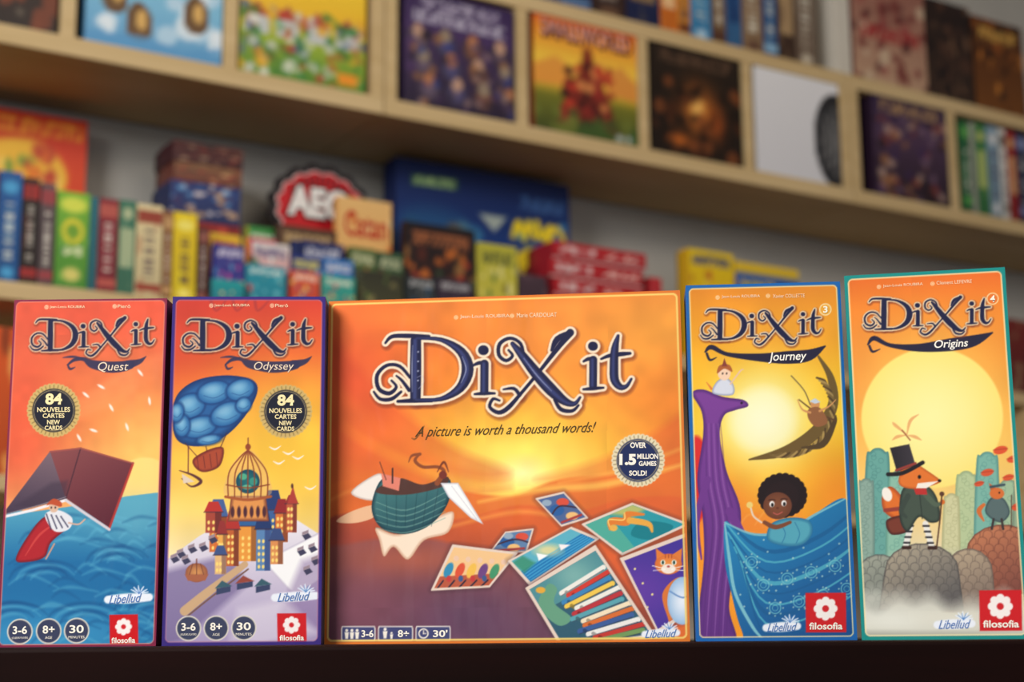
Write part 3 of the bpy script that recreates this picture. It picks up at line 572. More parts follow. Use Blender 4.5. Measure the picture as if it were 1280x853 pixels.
def icon_txt(xs,cy,mins='30'):
    L=[]
    for x,t in zip(xs,('3-6','8+',mins)): L.append((t,x,cy-2,18 if t!='8+' else 15,10,W3,0,0,.02))
    for x,t in zip(xs,('JOUEURS PLAYERS','AGE','MINUTES')): L.append((t,x,cy+8,20 if t!='AGE' else 9,3.2,W3,0,0,0))
    return L
def badge84(cx,cy):
    g=(250,232,176)
    return [('84',cx,cy-14,21,14,g,0,0,.04),('NOUVELLES',cx,cy-1,41,6,g,0,0,.02),('CARTES',cx,cy+6.5,27,5.6,g,0,0,.02),('NEW',cx,cy+14.5,16,5.6,g,0,0,.02),('CARDS',cx,cy+21.5,22,5.4,g,0,0,.02)]
CR=(252,226,186); LB=(84,126,190)
BX=[
 dict(c=[(18,375),(209,373),(199,805),(-1,803)],n=(200,440),art=art_quest,side=(118,30,58),dep=.062,
  label='orange and teal game box showing an open book at sea',
  txt=[('Quest',142,458,38,12.5,(236,214,190),.2,0,0),('filosofia',158,797,30,7,W3,0,0,.02),('Libellud',160,745,42,11,LB,.45,3,.0),
       ('Jean-Louis ROUBIRA',84,384,44,4,CR,0,0,0),('Pierô',155,383,16,4,CR,0,0,0)]+badge84(68,511)+icon_txt((28,64,99),784)),
 dict(c=[(216,371),(407,371),(405,806),(203,806)],n=(200,440),art=art_odyssey,side=(56,36,110),dep=.062,
  label='indigo-edged game box showing a blue airship above a toy city',
  txt=[('Odyssey',343,458,50,13,(236,214,190),.2,0,0),('filosofia',368,797,31,7,W3,0,0,.02),('Libellud',370,745,42,11,LB,.45,3,.0),
       ('Jean-Louis ROUBIRA',290,382,44,4,CR,0,0,0),('Pierô',352,382,16,4,CR,0,0,0)]+badge84(358,513)+icon_txt((237,272,307),784)),
 dict(c=[(411,377),(850,363),(866,803),(408,806)],n=(460,440),art=art_base,side=(228,126,44),dep=.07,
  label='large square orange game box with flying boat and picture cards',
  txt=[('A picture is worth a thousand words!',633,539,227,17,(78,60,28),.55,1.5,0),('OVER',799,557,20,7,W3,0,0,.03),('1.5',786,575,21,14,W3,0,0,.05),('MILLION',811,571,26,6.5,W3,0,0,.03),('GAMES',811,580,22,6,W3,0,0,.03),('SOLD!',799,592,22,6.5,W3,0,0,.03),
       ('3-6',462,792.5,15,9,W3,0,0,.02),('8+',507,792.5,14,9,W3,0,0,.02),("30'",553,792.5,18,9,W3,0,0,.02),('Libellud',829,793,40,10,LB,.45,2,.0),
       ('Jean-Louis ROUBIRA',606,396,62,5.5,CR,0,1,0),('Marie CARDOUAT',671,394,50,5.5,CR,0,1,0)]),
 dict(c=[(857,357),(1050,352),(1076,803),(873,804)],n=(204,452),art=art_journey,side=(24,96,166),dep=.062,
  label='blue-edged yellow game box with purple creature and patterned wave',
  txt=[('Journey',985,447,48,14,(250,245,235),.2,2,.01),('filosofia',1036,785,42,9,W3,0,0,.02),('Libellud',981,786,38,11,LB,.45,2,.0),('3',1032,387,5.5,8.5,(255,250,230),0,0,.03),
       ('Jean-Louis ROUBIRA',926,371,48,4.5,CR,0,1,0),('Xavier COLLETTE',986,370,40,4.5,CR,0,1,0)]),
 dict(c=[(1055,345),(1256,334),(1290,797),(1083,801)],n=(208,460),art=art_origins,side=(18,132,128),dep=.062,
  label='teal-edged orange game box with a pale sun and hatted fox',
  txt=[('Origins',1190,432,42,13,(250,245,235),.2,3,.01),('filosofia',1254,779,44,9,W3,0,1,.02),('Libellud',1197,780,40,11,LB,.45,2,.0),('4',1241,374,6,8.5,(255,250,230),0,0,.03),
       ('Jean-Louis ROUBIRA',1129,357,50,4.5,CR,0,3,0),('Clément LEFEVRE',1193,353,44,4.5,CR,0,3,0)]),
]
HB=.29
for b in BX:
    c=b['c']; a=at_z(*c[0],T+HB); e=at_z(*c[1],T+HB)
    wd=math.hypot(e[0]-a[0],e[1]-a[1]); yaw=math.atan2(e[1]-a[1],e[0]-a[0])
    top=bpy.data.objects.new('board_game_box',None); link(top); top.empty_display_size=.05
    top.location=((a[0]+e[0])/2,(a[1]+e[1])/2,T); top.rotation_euler=(0,0,yaw)
    top['label']=b['label']; top['category']='board game'; top['group']='board games lined up on the table'
    h=HB; D=b['dep']
    link(box_mesh('lid',-wd/2,wd/2,.0004,D*.8,0,h,M_back,.0008,b['side']),top)
    link(box_mesh('tray',-wd/2+.0015,wd/2-.0015,D*.8,D,.0,h-.0015,M_back,.0006,tuple(q*.8 for q in b['side'])),top)
    C=Canvas(c,*b['n']); b['art'](C)
    P=np.zeros((C.ny,C.nx,3)); P[...,0]=(C.u-.5)*wd; P[...,2]=(1-C.v)*h
    Hi=np.linalg.inv(C.H)
    def mp(X,Y,Hi=Hi,wd=wd,h=h):
        u,v=happly(Hi,X,Y); return np.column_stack([(u-.5)*wd,np.full(len(u),-.0003),(1-v)*h])
    L=Letters()
    for t in b['txt']: L.add(t[0],t[1],t[2],t[3],t[4],t[5],mp,shear=t[6],rot=t[7],bold=t[8])
    link(print_mesh('cover_print',P[::-1],np.clip(C.C[::-1],0,255),M_cover,L),top)
# ================= TABLE =================
tb=bpy.data.objects.new('table',None); link(tb); tb.location=(0.05,1.47,0); tb['label']='dark mahogany table holding a row of board games'; tb['category']='table'
link(box_mesh('table_top',-1.1,1.1,-.34,.3,T-.05,T,M_dark,.003),tb)
link(box_mesh('apron',-1.02,1.02,-.28,.24,T-.14,T-.05,M_dark,.002),tb)
for x in (-1,1):
    for y in (-.25,.21): link(box_mesh('leg',x*1.0-.035,x*1.0+.035,y-.035,y+.035,0,T-.14,M_dark,.004),tb)
# ================= ROOM =================
def fobj(o,s=0,d=0,z=0):
    o.location=fr(s,d,z); o.rotation_euler=(0,0,WA); return o
def struct(name,*a):
    o=box_mesh(name,*a); fobj(o); link(o); o['kind']='structure'; return o
DW=.40; CE=3.6; SL=-7.5
struct('wall_back',SL,9,DW,DW+.1,0,CE,M_wall)
struct('wall_left',SL-.1,SL,-8,DW+.1,0,CE,M_wall)
struct('wall_right',9,9.1,-8,DW+.1,0,CE,M_wall)
struct('floor',SL-.1,9.1,-8,DW+.1,-.1,0,M_floor)
struct('ceiling',SL-.1,9.1,-8,DW+.1,CE,CE+.1,M_ceil)
struct('baseboard_back',SL,9,DW-.015,DW,0,.1,M_ceil)
# ================= SHELVES =================
zb0=hit(640,173,0)[1]; zb1=hit(640,153,0)[1]; zt0=hit(800,46,0)[1]; zt1=hit(800,28,0)[1]
zl1=hit(0,350,0)[1]; zl0=zl1-.04
TH=.034
def px_s(x,y=120): return hit(x,y,0)[0]
def unit(sa,sb,divs,label):
    u=bpy.data.objects.new('cube_shelf_unit',None); link(u); fobj(u,sa,0,zb0); u['label']=label; u['category']='shelf'; u['group']='cube shelf units fixed in a row'
    L=sb-sa; H=zt1-zb0
    link(box_mesh('bottom_board',0,L,0,.385,0,zb1-zb0,M_birch,.0015),u)
    link(box_mesh('top_board',0,L,0,.385,zt0-zb0,H,M_birch,.0015),u)
    for x in (TH/2,L-TH/2): link(box_mesh('side_board',x-TH/2,x+TH/2,0,.385,zb1-zb0,zt0-zb0,M_birch,.001),u)
    for dv in divs:
        x=dv-sa; link(box_mesh('divider',x-TH/2,x+TH/2,.002,.385,zb1-zb0,zt0-zb0,M_birch,.001),u)
    link(box_mesh('back_panel',0.0,L,.386,.396,0.002,H-.002,M_bk,.0),u)
s1=px_s(481,60); s2=px_s(1064,170)
sl=px_s(-330,0); srt=px_s(1500,260)
unit(sl,s1-.002,[px_s(289,40),px_s(87,0),px_s(-130,0)],'birch veneer cube shelf unit fixed to the wall')
unit(s1+.002,s2-.002,[px_s(654,80),px_s(805,110),px_s(936,140)],'birch veneer cube shelf unit fixed to the wall')
unit(s2+.002,srt,[px_s(1193,200),px_s(1312,220)],'birch veneer cube shelf unit fixed to the wall')
lo=bpy.data.objects.new('low_shelf_unit',None); link(lo); fobj(lo,sl,0,0); lo['label']='long birch veneer shelving holding games and books'; lo['category']='shelf'
LL=px_s(1500,300)-sl; zm=zl0-.38
link(box_mesh('top_board',0,LL,0,.385,zl0,zl1,M_birch,.0015),lo)
link(box_mesh('middle_board',0.035,LL-.035,0,.385,zm-.035,zm,M_birch,.0015),lo)
link(box_mesh('middle_board',0.035,LL-.035,0,.385,zm-.45,zm-.415,M_birch,.0015),lo)
for x in (.0175,LL-.0175): link(box_mesh('side_board',x-.017,x+.017,0,.385,0,zl0,M_birch,.001),lo)
for k in range(1,5):
    x=.02+(LL-.04)*k/5
    for z0,z1 in ((0,zm-.45),(zm-.415,zm-.035),(zm,zl0)): link(box_mesh('divider',x-.017,x+.017,.002,.385,z0,z1,M_birch,.001),lo)
# ================= SHELVED THINGS =================
def blobs(C,pal,n,seed,x0=0,y0=0,x1=100,y1=100,smin=4,smax=12,a=.9):
    r=np.random.default_rng(seed)
    for k in range(n):
        c=pal[r.integers(len(pal))]; s=smin+r.random()*(smax-smin)
        C.ell(x0+r.random()*(x1-x0),y0+r.random()*(y1-y0),s,s*(.5+r.random()*.7),c,a,rot=r.random()*180,soft=1.5)
def marks(C,x0,x1,y,h,col,seed=0,th=None):
    """unreadable small print: a run of short strokes"""
    r=np.random.default_rng(seed); n=max(3,int((x1-x0)/(h*.85))); th=th or h*.28
    for k in range(n):
        x=x0+(k+.5)*(x1-x0)/n; w=(x1-x0)/n*.34
        S=[[(x-w,y-h/2),(x-w,y+h/2)],[(x+w,y-h/2),(x+w,y+h/2)],[(x-w,y-h/2),(x+w,y-h/2)],[(x-w,y+h/2),(x+w,y+h/2)],[(x-w,y),(x+w,y)],[(x-w,y+h/2),(x+w,y-h/2)]]
        for j in r.choice(6,3,replace=False): C.line(S[j],th,col,.9,sm=False,soft=.8)
def thing(name,x0,x1,yt,d,z0,depth,paint,side,label,group=None,txt=(),cat='board game',h=None,res=(44,50),ym=None,kind='box'):
    sA,zz=hit(x0,ym if ym is not None else yt+60,d); sB,_=hit(x1,ym if ym is not None else yt+60,d)
    _,z1=hit((x0+x1)/2,yt,d)
    hh=h if h else z1-z0; wd=sB-sA
    o=bpy.data.objects.new(name,None); link(o); fobj(o,(sA+sB)/2,d,z0); o.empty_display_size=.05
    o['label']=label; o['category']=cat
    if group: o['group']=group
    C=Canvas([(0,0),(100,0),(100,100),(0,100)],*res); paint(C)
    P=np.zeros((C.ny,C.nx,3)); P[...,0]=(C.u-.5)*(wd-.001); P[...,2]=.0005+(1-C.v)*(hh-.001)
    L=Letters()
    for t in txt:
        def mp(X,Y): return np.column_stack([(X/100-.5)*wd,np.full(len(X),-.0008),(1-Y/100)*hh])
        body,cx,cy,w,hq,col=t[:6]
        L.add(body,cx,cy,w,hq,col,mp,bold=.02)
    if kind=='box':
        link(print_mesh('cover_print',P[::-1],np.clip(C.C[::-1],0,255),M_back,L),o)
        link(box_mesh('lid',-wd/2,wd/2,.0006,depth*.75,0,hh,M_back,.001,side),o)
        link(box_mesh('tray',-wd/2+.002,wd/2-.002,depth*.75,depth,0,hh-.002,M_back,.001,tuple(q*.75 for q in side)),o)
    else:
        link(print_mesh('spine_print',P[::-1],np.clip(C.C[::-1],0,255),M_back,L),o)
        link(box_mesh('lid',-wd/2,wd/2,.0006,depth*.6,0,hh,M_back,.001,side),o)
        link(box_mesh('tray',-wd/2+min(.002,wd*.1),wd/2-min(.002,wd*.1),depth*.6,depth,.0,hh-.003,M_back,.001,tuple(q*.8 for q in side)),o)
    return o
def P_fill(top,bot,pal,n,seed,mk=None,**k):
    def f(C):
        C.vgrad([(0,top),(100,bot)]); blobs(C,pal,n,seed,**k)
        if mk:
            for m in mk: marks(C,*m,seed=seed)
    return f
G='board games standing in the cube shelf'
d0=.006
thing('board_game_box',-60,72,-100,d0,zb1,.07,P_fill((60,40,36),(40,30,30),[(120,60,40),(90,80,70)],14,1),(40,30,30),'dark brown board game box in a shelf cube',G,ym=0)
def pa(C):
    C.vgrad([(0,(120,190,226)),(60,(124,186,218)),(100,(92,154,200))]); blobs(C,[(225,236,244),(184,214,234)],16,3,y0=40)
    for x,y in ((38,78),(20,60),(80,64)): C.poly([(x-7,y+12),(x-8,y-8),(x,y-16),(x+9,y-6),(x+7,y+12)],(104,74,44),sm=True); C.ell(x+2,y-2,4,8,(214,170,96))
    C.poly([(0,92),(40,88),(70,94),(100,86),(100,100),(0,100)],(84,150,200),.8)
thing('board_game_box',107,278,-92,d0,zb1,.07,pa,(70,120,160),'pale blue board game box with brown birds in snow',G,ym=20)
def pb(C):
    C.vgrad([(0,(250,214,60)),(45,(240,188,44)),(70,(150,176,54)),(100,(84,132,44))])
    for k in range(4): C.poly([(4+24*k,66),(4+24*k,50),(13+24*k,40),(22+24*k,50),(22+24*k,66)],(196,200,198)); C.poly([(2+24*k,52),(13+24*k,40),(24+24*k,52)],(180,84,56))
    blobs(C,[(206,206,200),(190,56,46),(230,170,44),(54,120,60),(230,230,220),(170,104,50),(60,136,70),(80,100,140),(80,120,40)],130,5,y0=42,y1=98,smin=1.8,smax=4.6)
    C.poly([(78,86),(93,86),(93,96),(78,96)],(240,150,40))
thing('board_game_box',299,457,-48,d0,zb1,.07,pb,(190,150,40),'yellow and green board game box with village artwork',G,ym=60)
def pc(C):
    C.vgrad([(0,(54,38,80)),(35,(72,50,96)),(100,(42,32,54))])
    for k in range(12):
        x=12+(k%4)*25+(k//4)*5; y=44+(k//4)*20; C.ell(x,y,11,12,[(110,94,114),(86,82,126),(140,92,70),(82,66,86)][k%4],to=(50,40,60)); C.ell(x,y-8,5,6,[(190,150,128),(150,132,112),(176,116,82)][k%3])
    blobs(C,[(56,66,130),(156,106,70),(36,26,40),(160,132,124),(80,54,100)],60,6,y0=32,smin=1.5,smax=5,a=.75)
    marks(C,14,86,10,8,(176,168,190),1,th=2.0); marks(C,8,92,22,8,(186,180,200),2,th=2.2)
thing('board_game_box',505,642,-2,d0,zb1,.07,pc,(46,32,66),'purple board game box crowded with figures',G)
def pd(C):
    C.vgrad([(0,(214,84,50)),(12,(236,140,42)),(40,(250,206,72)),(58,(248,194,62)),(70,(116,116,38)),(100,(66,76,32))])
    C.poly([(0,46),(20,36),(38,44),(30,60),(0,62)],(230,146,64),.8,soft=2); C.poly([(100,46),(84,34),(66,44),(72,60),(100,62)],(220,136,64),.8,soft=2)
    C.poly([(22,92),(34,60),(44,44),(48,24),(54,24),(60,44),(70,62),(80,92)],(120,36,30),.95,soft=2)
    blobs(C,[(190,58,40),(84,28,26),(214,140,78),(56,24,22),(150,46,38)],60,7,x0=26,x1=76,y0=36,y1=92,smin=2,smax=5.5); blobs(C,[(60,90,40),(110,120,50)],20,8,y0=80,smin=4,smax=9,a=.7)
    marks(C,78,94,95,4,(220,230,240),3)
thing('board_game_box',667,796,25,d0,zb1,.07,pd,(150,60,40),'sunny orange board game box with a pyramid of warriors',G,
  txt=[('SMALLWORLD',51.4,15,88,17,(96,34,46)),('SMALLWORLD',49,13,84,13,(232,170,160))])
def pe(C):
    C.vgrad([(0,(40,30,22)),(100,(28,18,12))]); C.glow(52,58,20,22,(226,120,40),.85); C.glow(50,54,8,11,(255,206,110),.9); blobs(C,[(24,14,10),(104,56,28),(70,36,18),(32,20,12),(130,70,34)],60,9,y0=36,smin=2,smax=7,a=.75)
    C.glow(30,86,10,6,(230,120,40),.8); C.glow(72,66,8,14,(206,96,34),.6); marks(C,10,90,14,9,(90,66,50),4)
thing('board_game_box',814,926,58,d0,zb1,.07,pe,(30,20,14),'black board game box with firelit tavern scene',G)
def pf(C):
    C.vgrad([(0,(232,232,236)),(100,(216,216,222))])
    C.ell(96,60,28,44,(96,96,98),to=(28,28,32))
    for k in range(10): C.line([(72+3*k,40-k*1.8+2),(76+3*k,60),(72+3*k,82+k*1.2)],[.8,1.6,.8],(170,168,166) if k%2 else (40,40,44),.7)
thing('board_game_box',945,1049,86,d0,zb1,.07,pf,(216,216,218),'white square game box printed with a dark ribbed oval',G)
def pg(C):
    C.vgrad([(0,(54,40,70)),(40,(78,56,82)),(100,(40,28,38))]); blobs(C,[(116,90,112),(156,106,70),(62,42,86),(180,150,134),(42,28,34),(130,60,52)],80,12,y0=20,smin=2,smax=6,a=.8); marks(C,10,90,11,9,(176,140,96),5,th=2.4)
thing('board_game_box',1093,1184,126,d0,zb1,.07,pg,(46,30,50),'dark purple fantasy board game box',G)
def spine(col,acc,seed=0,style=0):
    def f(C):
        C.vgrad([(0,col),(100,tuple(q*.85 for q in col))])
        if style==1: C.poly([(0,6),(100,6),(100,20),(0,20)],acc); C.poly([(0,84),(100,84),(100,92),(0,92)],acc)
        elif style==2: C.ell(50,14,38,6,acc,soft=2); C.ell(50,90,30,5,acc,soft=2)
        elif style==3: C.poly([(12,30),(88,30),(88,70),(12,70)],acc,.9); C.ell(50,14,30,6,acc)
        blobs(C,[acc,tuple(min(255,q*1.2) for q in col)],6,seed,smin=5,smax=12,a=.3)
        lc=(226,222,206) if sum(col)<420 else (70,50,70)
        if style in (1,2):
            r=np.random.default_rng(seed)
            for k in range(9):
                y=27+k*6
                for j in range(3):
                    p=[[(30,y),(70,y)],[(30,y+3.2),(70,y+3.2)],[(30,y),(30,y+3.2)],[(70,y),(70,y+3.2)],[(30,y+1.6),(70,y+1.6)]][r.integers(5)]; C.line(p,[1.5,1.5],lc,.85,sm=False,soft=.8)
    return f
G2='game spines in the cube shelf'
x=1202
for w,c,a,st in ((12,(36,96,60),(90,160,80),1),(6,(170,170,160),(120,110,100),0),(15,(60,124,72),(190,200,120),3),(15,(130,160,180),(220,220,220),2),(9,(226,222,214),(120,110,100),1),(12,(150,36,38),(220,170,120),3),(15,(28,36,70),(120,130,170),1)):
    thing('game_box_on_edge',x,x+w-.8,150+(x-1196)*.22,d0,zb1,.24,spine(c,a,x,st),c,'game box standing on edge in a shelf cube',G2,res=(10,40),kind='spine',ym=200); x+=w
G3='games standing on top of the cube shelf'
dt=.04
x=700
for w,c,a,st in ((40,(40,60,110),(90,120,160),1),(44,(60,40,36),(110,80,60),2),(42,(30,40,80),(150,120,80),3),(22,(224,120,40),(240,200,150),3),(16,(226,150,60),(90,40,30),1),(26,(58,140,196),(180,210,230),2),(18,(120,90,64),(80,50,40),1),(20,(60,110,160),(30,60,110),3),(26,(150,120,90),(90,60,50),2),(18,(30,80,140),(140,180,210),1),(22,(70,50,40),(180,150,110),3),(26,(120,100,84),(200,190,170),2)):
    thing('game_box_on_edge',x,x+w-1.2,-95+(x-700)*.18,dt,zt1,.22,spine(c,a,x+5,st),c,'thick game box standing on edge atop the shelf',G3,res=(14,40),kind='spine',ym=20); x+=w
sA,_=hit(1042,20,dt); sB,_=hit(1062,20,dt)
bk=fobj(box_mesh('bookend_panel',0,sB-sA,dt,.30,0,.30,m_noise('white_laminate',(204,198,186),(214,208,196),(4,4,4),.5,.3),.004),sA,0,zt1); link(bk); bk['label']='pale upright bookend panel on top of the shelf'; bk['category']='bookend'
thing('board_game_box',1066,1156,-22,dt,zt1,.07,P_fill((150,98,86),(190,156,128),[(120,60,56),(206,182,154),(156,84,78),(94,52,50)],50,14,mk=[(10,90,50,9,(160,36,42))],y0=20,smin=2,smax=8),(120,70,64),'pinkish brown board game box standing on the shelf top',G3)
thing('board_game_box',1160,1214,4,dt,zt1,.07,P_fill((44,32,30),(60,44,36),[(110,80,60),(30,24,26),(84,56,44)],40,15,smin=2,smax=8),(40,30,28),'narrow dark board game box on the shelf top',G3)
thing('board_game_box',1218,1280,28,dt,zt1,.07,P_fill((84,48,28),(120,72,32),[(190,120,50),(50,30,24),(140,78,34)],40,16,mk=[(12,88,16,10,(216,170,84))],smin=2,smax=8),(60,36,24),'dark orange board game box on the shelf top',G3)
G4='game boxes on edge on the lower shelf'
sp_=[(-62,-40,204,(60,40,40),(160,130,90),1),(-38,-6,208,(120,40,40),(220,180,120),3),(-4,25,214,(20,84,150),(70,156,206),2),(27,47,222,(34,22,24),(160,40,40),1),(49,68,229,(88,74,78),(150,60,66),1),(70,111,240,(110,170,50),(216,228,70),0),(112,122,246,(32,106,120),(72,164,172),0),(123,147,248,(132,28,46),(180,84,74),1),(148,169.5,250,(62,118,94),(176,186,146),3),(170.5,203,256,(226,208,158),(150,60,44),1),(204,216,264,(140,92,52),(190,148,98),1),(217,246,266,(236,204,26),(246,230,110),2),(248,261,284,(80,36,34),(140,84,74),1)]
def lime(C):
    C.vgrad([(0,(120,180,50)),(100,(66,132,46))]); C.ell(50,13,42,8,(214,222,80),soft=2); C.ell(50,40,34,13,(236,214,54),soft=2); C.ell(50,40,22,8,(110,160,46),soft=2); marks(C,14,86,60,7,(230,230,190),9,th=1.8); C.ell(50,84,28,7,(214,204,110),soft=2); blobs(C,[(40,110,50),(150,200,80)],10,4,smin=3,smax=7,a=.5)
for x0,x1,yt,c,a,st in sp_:
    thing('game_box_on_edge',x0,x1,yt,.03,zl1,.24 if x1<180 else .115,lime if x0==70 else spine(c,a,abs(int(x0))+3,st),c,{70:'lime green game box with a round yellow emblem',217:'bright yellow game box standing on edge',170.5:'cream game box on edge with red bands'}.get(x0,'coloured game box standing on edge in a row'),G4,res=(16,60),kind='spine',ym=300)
def pr(C):
    C.vgrad([(0,(200,46,32)),(30,(220,70,32)),(100,(212,48,30))]); C.poly([(0,24),(30,16),(62,14),(84,26),(80,40),(40,44),(0,44)],(242,186,58),sm=True,soft=2); blobs(C,[(250,216,110),(230,118,38),(110,150,60),(190,60,40)],26,3,x1=80,y0=18,y1=42,smin=2,smax=6); marks(C,30,96,7,6,(240,150,50),6)
thing('board_game_box',-60,108,138,.31,zl1,.07,pr,(170,36,28),'large red and yellow board game box behind the others','games on the lower shelf')
GL='games on the lower shelf'
d=.16; z=zl1
levels=[hit(258,y,d)[1] for y in (320,278,230,206,180)]
cols=[((60,60,70),(50,50,60)),((150,40,40),(120,30,30)),((40,60,120),(30,44,90)),((130,90,60),(110,60,50)),((80,28,28),(66,32,38))]
pals=[[(90,90,110)],[(200,80,60),(80,20,30)],[(100,160,210),(200,160,120),(70,44,90),(220,210,210)],[(200,160,110),(60,40,40),(160,60,50)],[(130,54,42),(30,20,24),(170,136,110)]]
for k,zt in enumerate(levels):
    dx=[0,2,-1,3,1][k]
    thing('card_game_box',214+dx,302+dx-(k%2)*3,200,d,z,.14,P_fill(cols[k][0],cols[k][1],pals[k],36,k+40,smin=2,smax=8),cols[k][1],['grey','red','blue','tan','dark red'][k]+' game box lying flat in a stack',GL,h=zt-z-.001,res=(40,20),ym=240); z=zt
# scalloped red emblem on a low brown box
rr=1.14*(hit(461,260,.2)[0]-hit(344,260,.2)[0])/2
thing('board_game_box',350,456,322,.20,zl1,.09,P_fill((70,40,36),(50,30,30),[(110,60,50)],8,60),(60,36,34),'brown box lying on the lower shelf',GL)
zc=hit(403,322,.20)[1]
em=bpy.data.objects.new('round_emblem_sign',None); link(em); em.location=fr(hit(402,262,.22)[0],.22,zc+.001); em.rotation_euler=(0,0,WA)
em['label']='scalloped red emblem sign with white lettering and rim'; em['category']='sign'
def scallop(name,r,rz,amp,nn,y0,y1,col):
    bm=bmesh.new(); A=[];B=[]; N=280
    for k in range(N):
        t=2*math.pi*k/N; q=1+amp*abs(math.sin(nn*t/2)); x=r*q*math.cos(t); zz=rz*q*math.sin(t)
        A.append(bm.verts.new((x,y0,zz+rr*.84))); B.append(bm.verts.new((x,y1,zz+rr*.84)))
    bm.faces.new(A); bm.faces.new(B[::-1])
    for k in range(N): bm.faces.new((A[k],B[k],B[(k+1)%N],A[(k+1)%N]))
    bmesh.ops.recalc_face_normals(bm,faces=bm.faces)
    me=bpy.data.meshes.new(name); bm.to_mesh(me); bm.free(); me.materials.append(M_back); setcol(me,col); link(bpy.data.objects.new(name,me),em)
scallop('backing',rr*.92,rr*.78,.08,16,0,.014,(26,18,24)); scallop('white_rim',rr*.80,rr*.66,.08,16,-.002,0,(216,190,188)); scallop('red_face',rr*.77,rr*.63,.08,16,-.004,-.002,(200,28,38))
def sheet(L,name,mat):
    me=bpy.data.meshes.new(name); me.from_pydata(np.concatenate(L.v).tolist(),[],L.f)
    a=me.color_attributes.new('Col','FLOAT_COLOR','POINT'); a.data.foreach_set('color',np.concatenate(L.c).reshape(-1).astype(np.float32)); me.materials.append(mat); return bpy.data.objects.new(name,me)
L=Letters()
mb=lambda X,Y: np.column_stack([X,np.full(len(X),-.0050),-Y])
mc=lambda X,Y: np.column_stack([X,np.full(len(X),-.0062),-Y])
L.add('AEG',-rr*.10,-rr*.96,rr*1.20,rr*.64,(24,20,26),mb,bold=.09); L.add('AEG',-rr*.10,-rr*.96,rr*1.10,rr*.54,(244,240,236),mc,bold=.05)
for k in range(14):
    a=math.radians(30+k*9.2); L.add('I',math.cos(a)*rr*.64,-rr*.84-math.sin(a)*rr*.54,rr*.05,rr*.10,(40,24,30),mb,rot=math.degrees(a)-90)
link(sheet(L,'lettering',M_back),em)
def pbl(C):
    C.vgrad([(0,(14,30,76)),(40,(22,56,122)),(100,(18,40,92))]); C.poly([(8,8),(34,7),(34,13),(8,14)],(64,100,64),.8); marks(C,10,32,10.5,3.4,(176,206,140),7); C.poly([(46,24),(62,24),(55,33)],(180,190,176),.9)
    C.poly([(4,30),(30,26),(44,40),(40,60),(6,60)],(36,100,140),.5,soft=5,sm=True); blobs(C,[(120,90,60),(60,130,170),(180,150,110),(30,80,120)],30,5,x0=6,x1=52,y0=32,y1=60,smin=2,smax=5,a=.7)
    C.line([(66,34),(69,26),(72,34),(75,26),(79,33)],[3,4,4,4,3],(240,212,34)); C.line([(80,24),(83,32),(88,26),(86,38),(80,44)],[3,4,4,5,3],(240,212,34)); C.poly([(68,44),(76,40),(80,48),(90,42),(86,54),(78,60),(70,54)],(236,206,38),.95,sm=True); C.line([(88,30),(93,26),(97,34)],[3,4,2],(236,206,60)); marks(C,70,96,14,6,(60,96,150),8)
    blobs(C,[(60,140,190),(240,214,60)],10,15,x0=64,x1=98,y0=24,y1=60,smin=1.5,smax=3,a=.7)
thing('board_game_box',495,712,214,.24,zl1,.08,pbl,(16,32,80),'large dark blue board game box with yellow artwork',GL,res=(80,80))
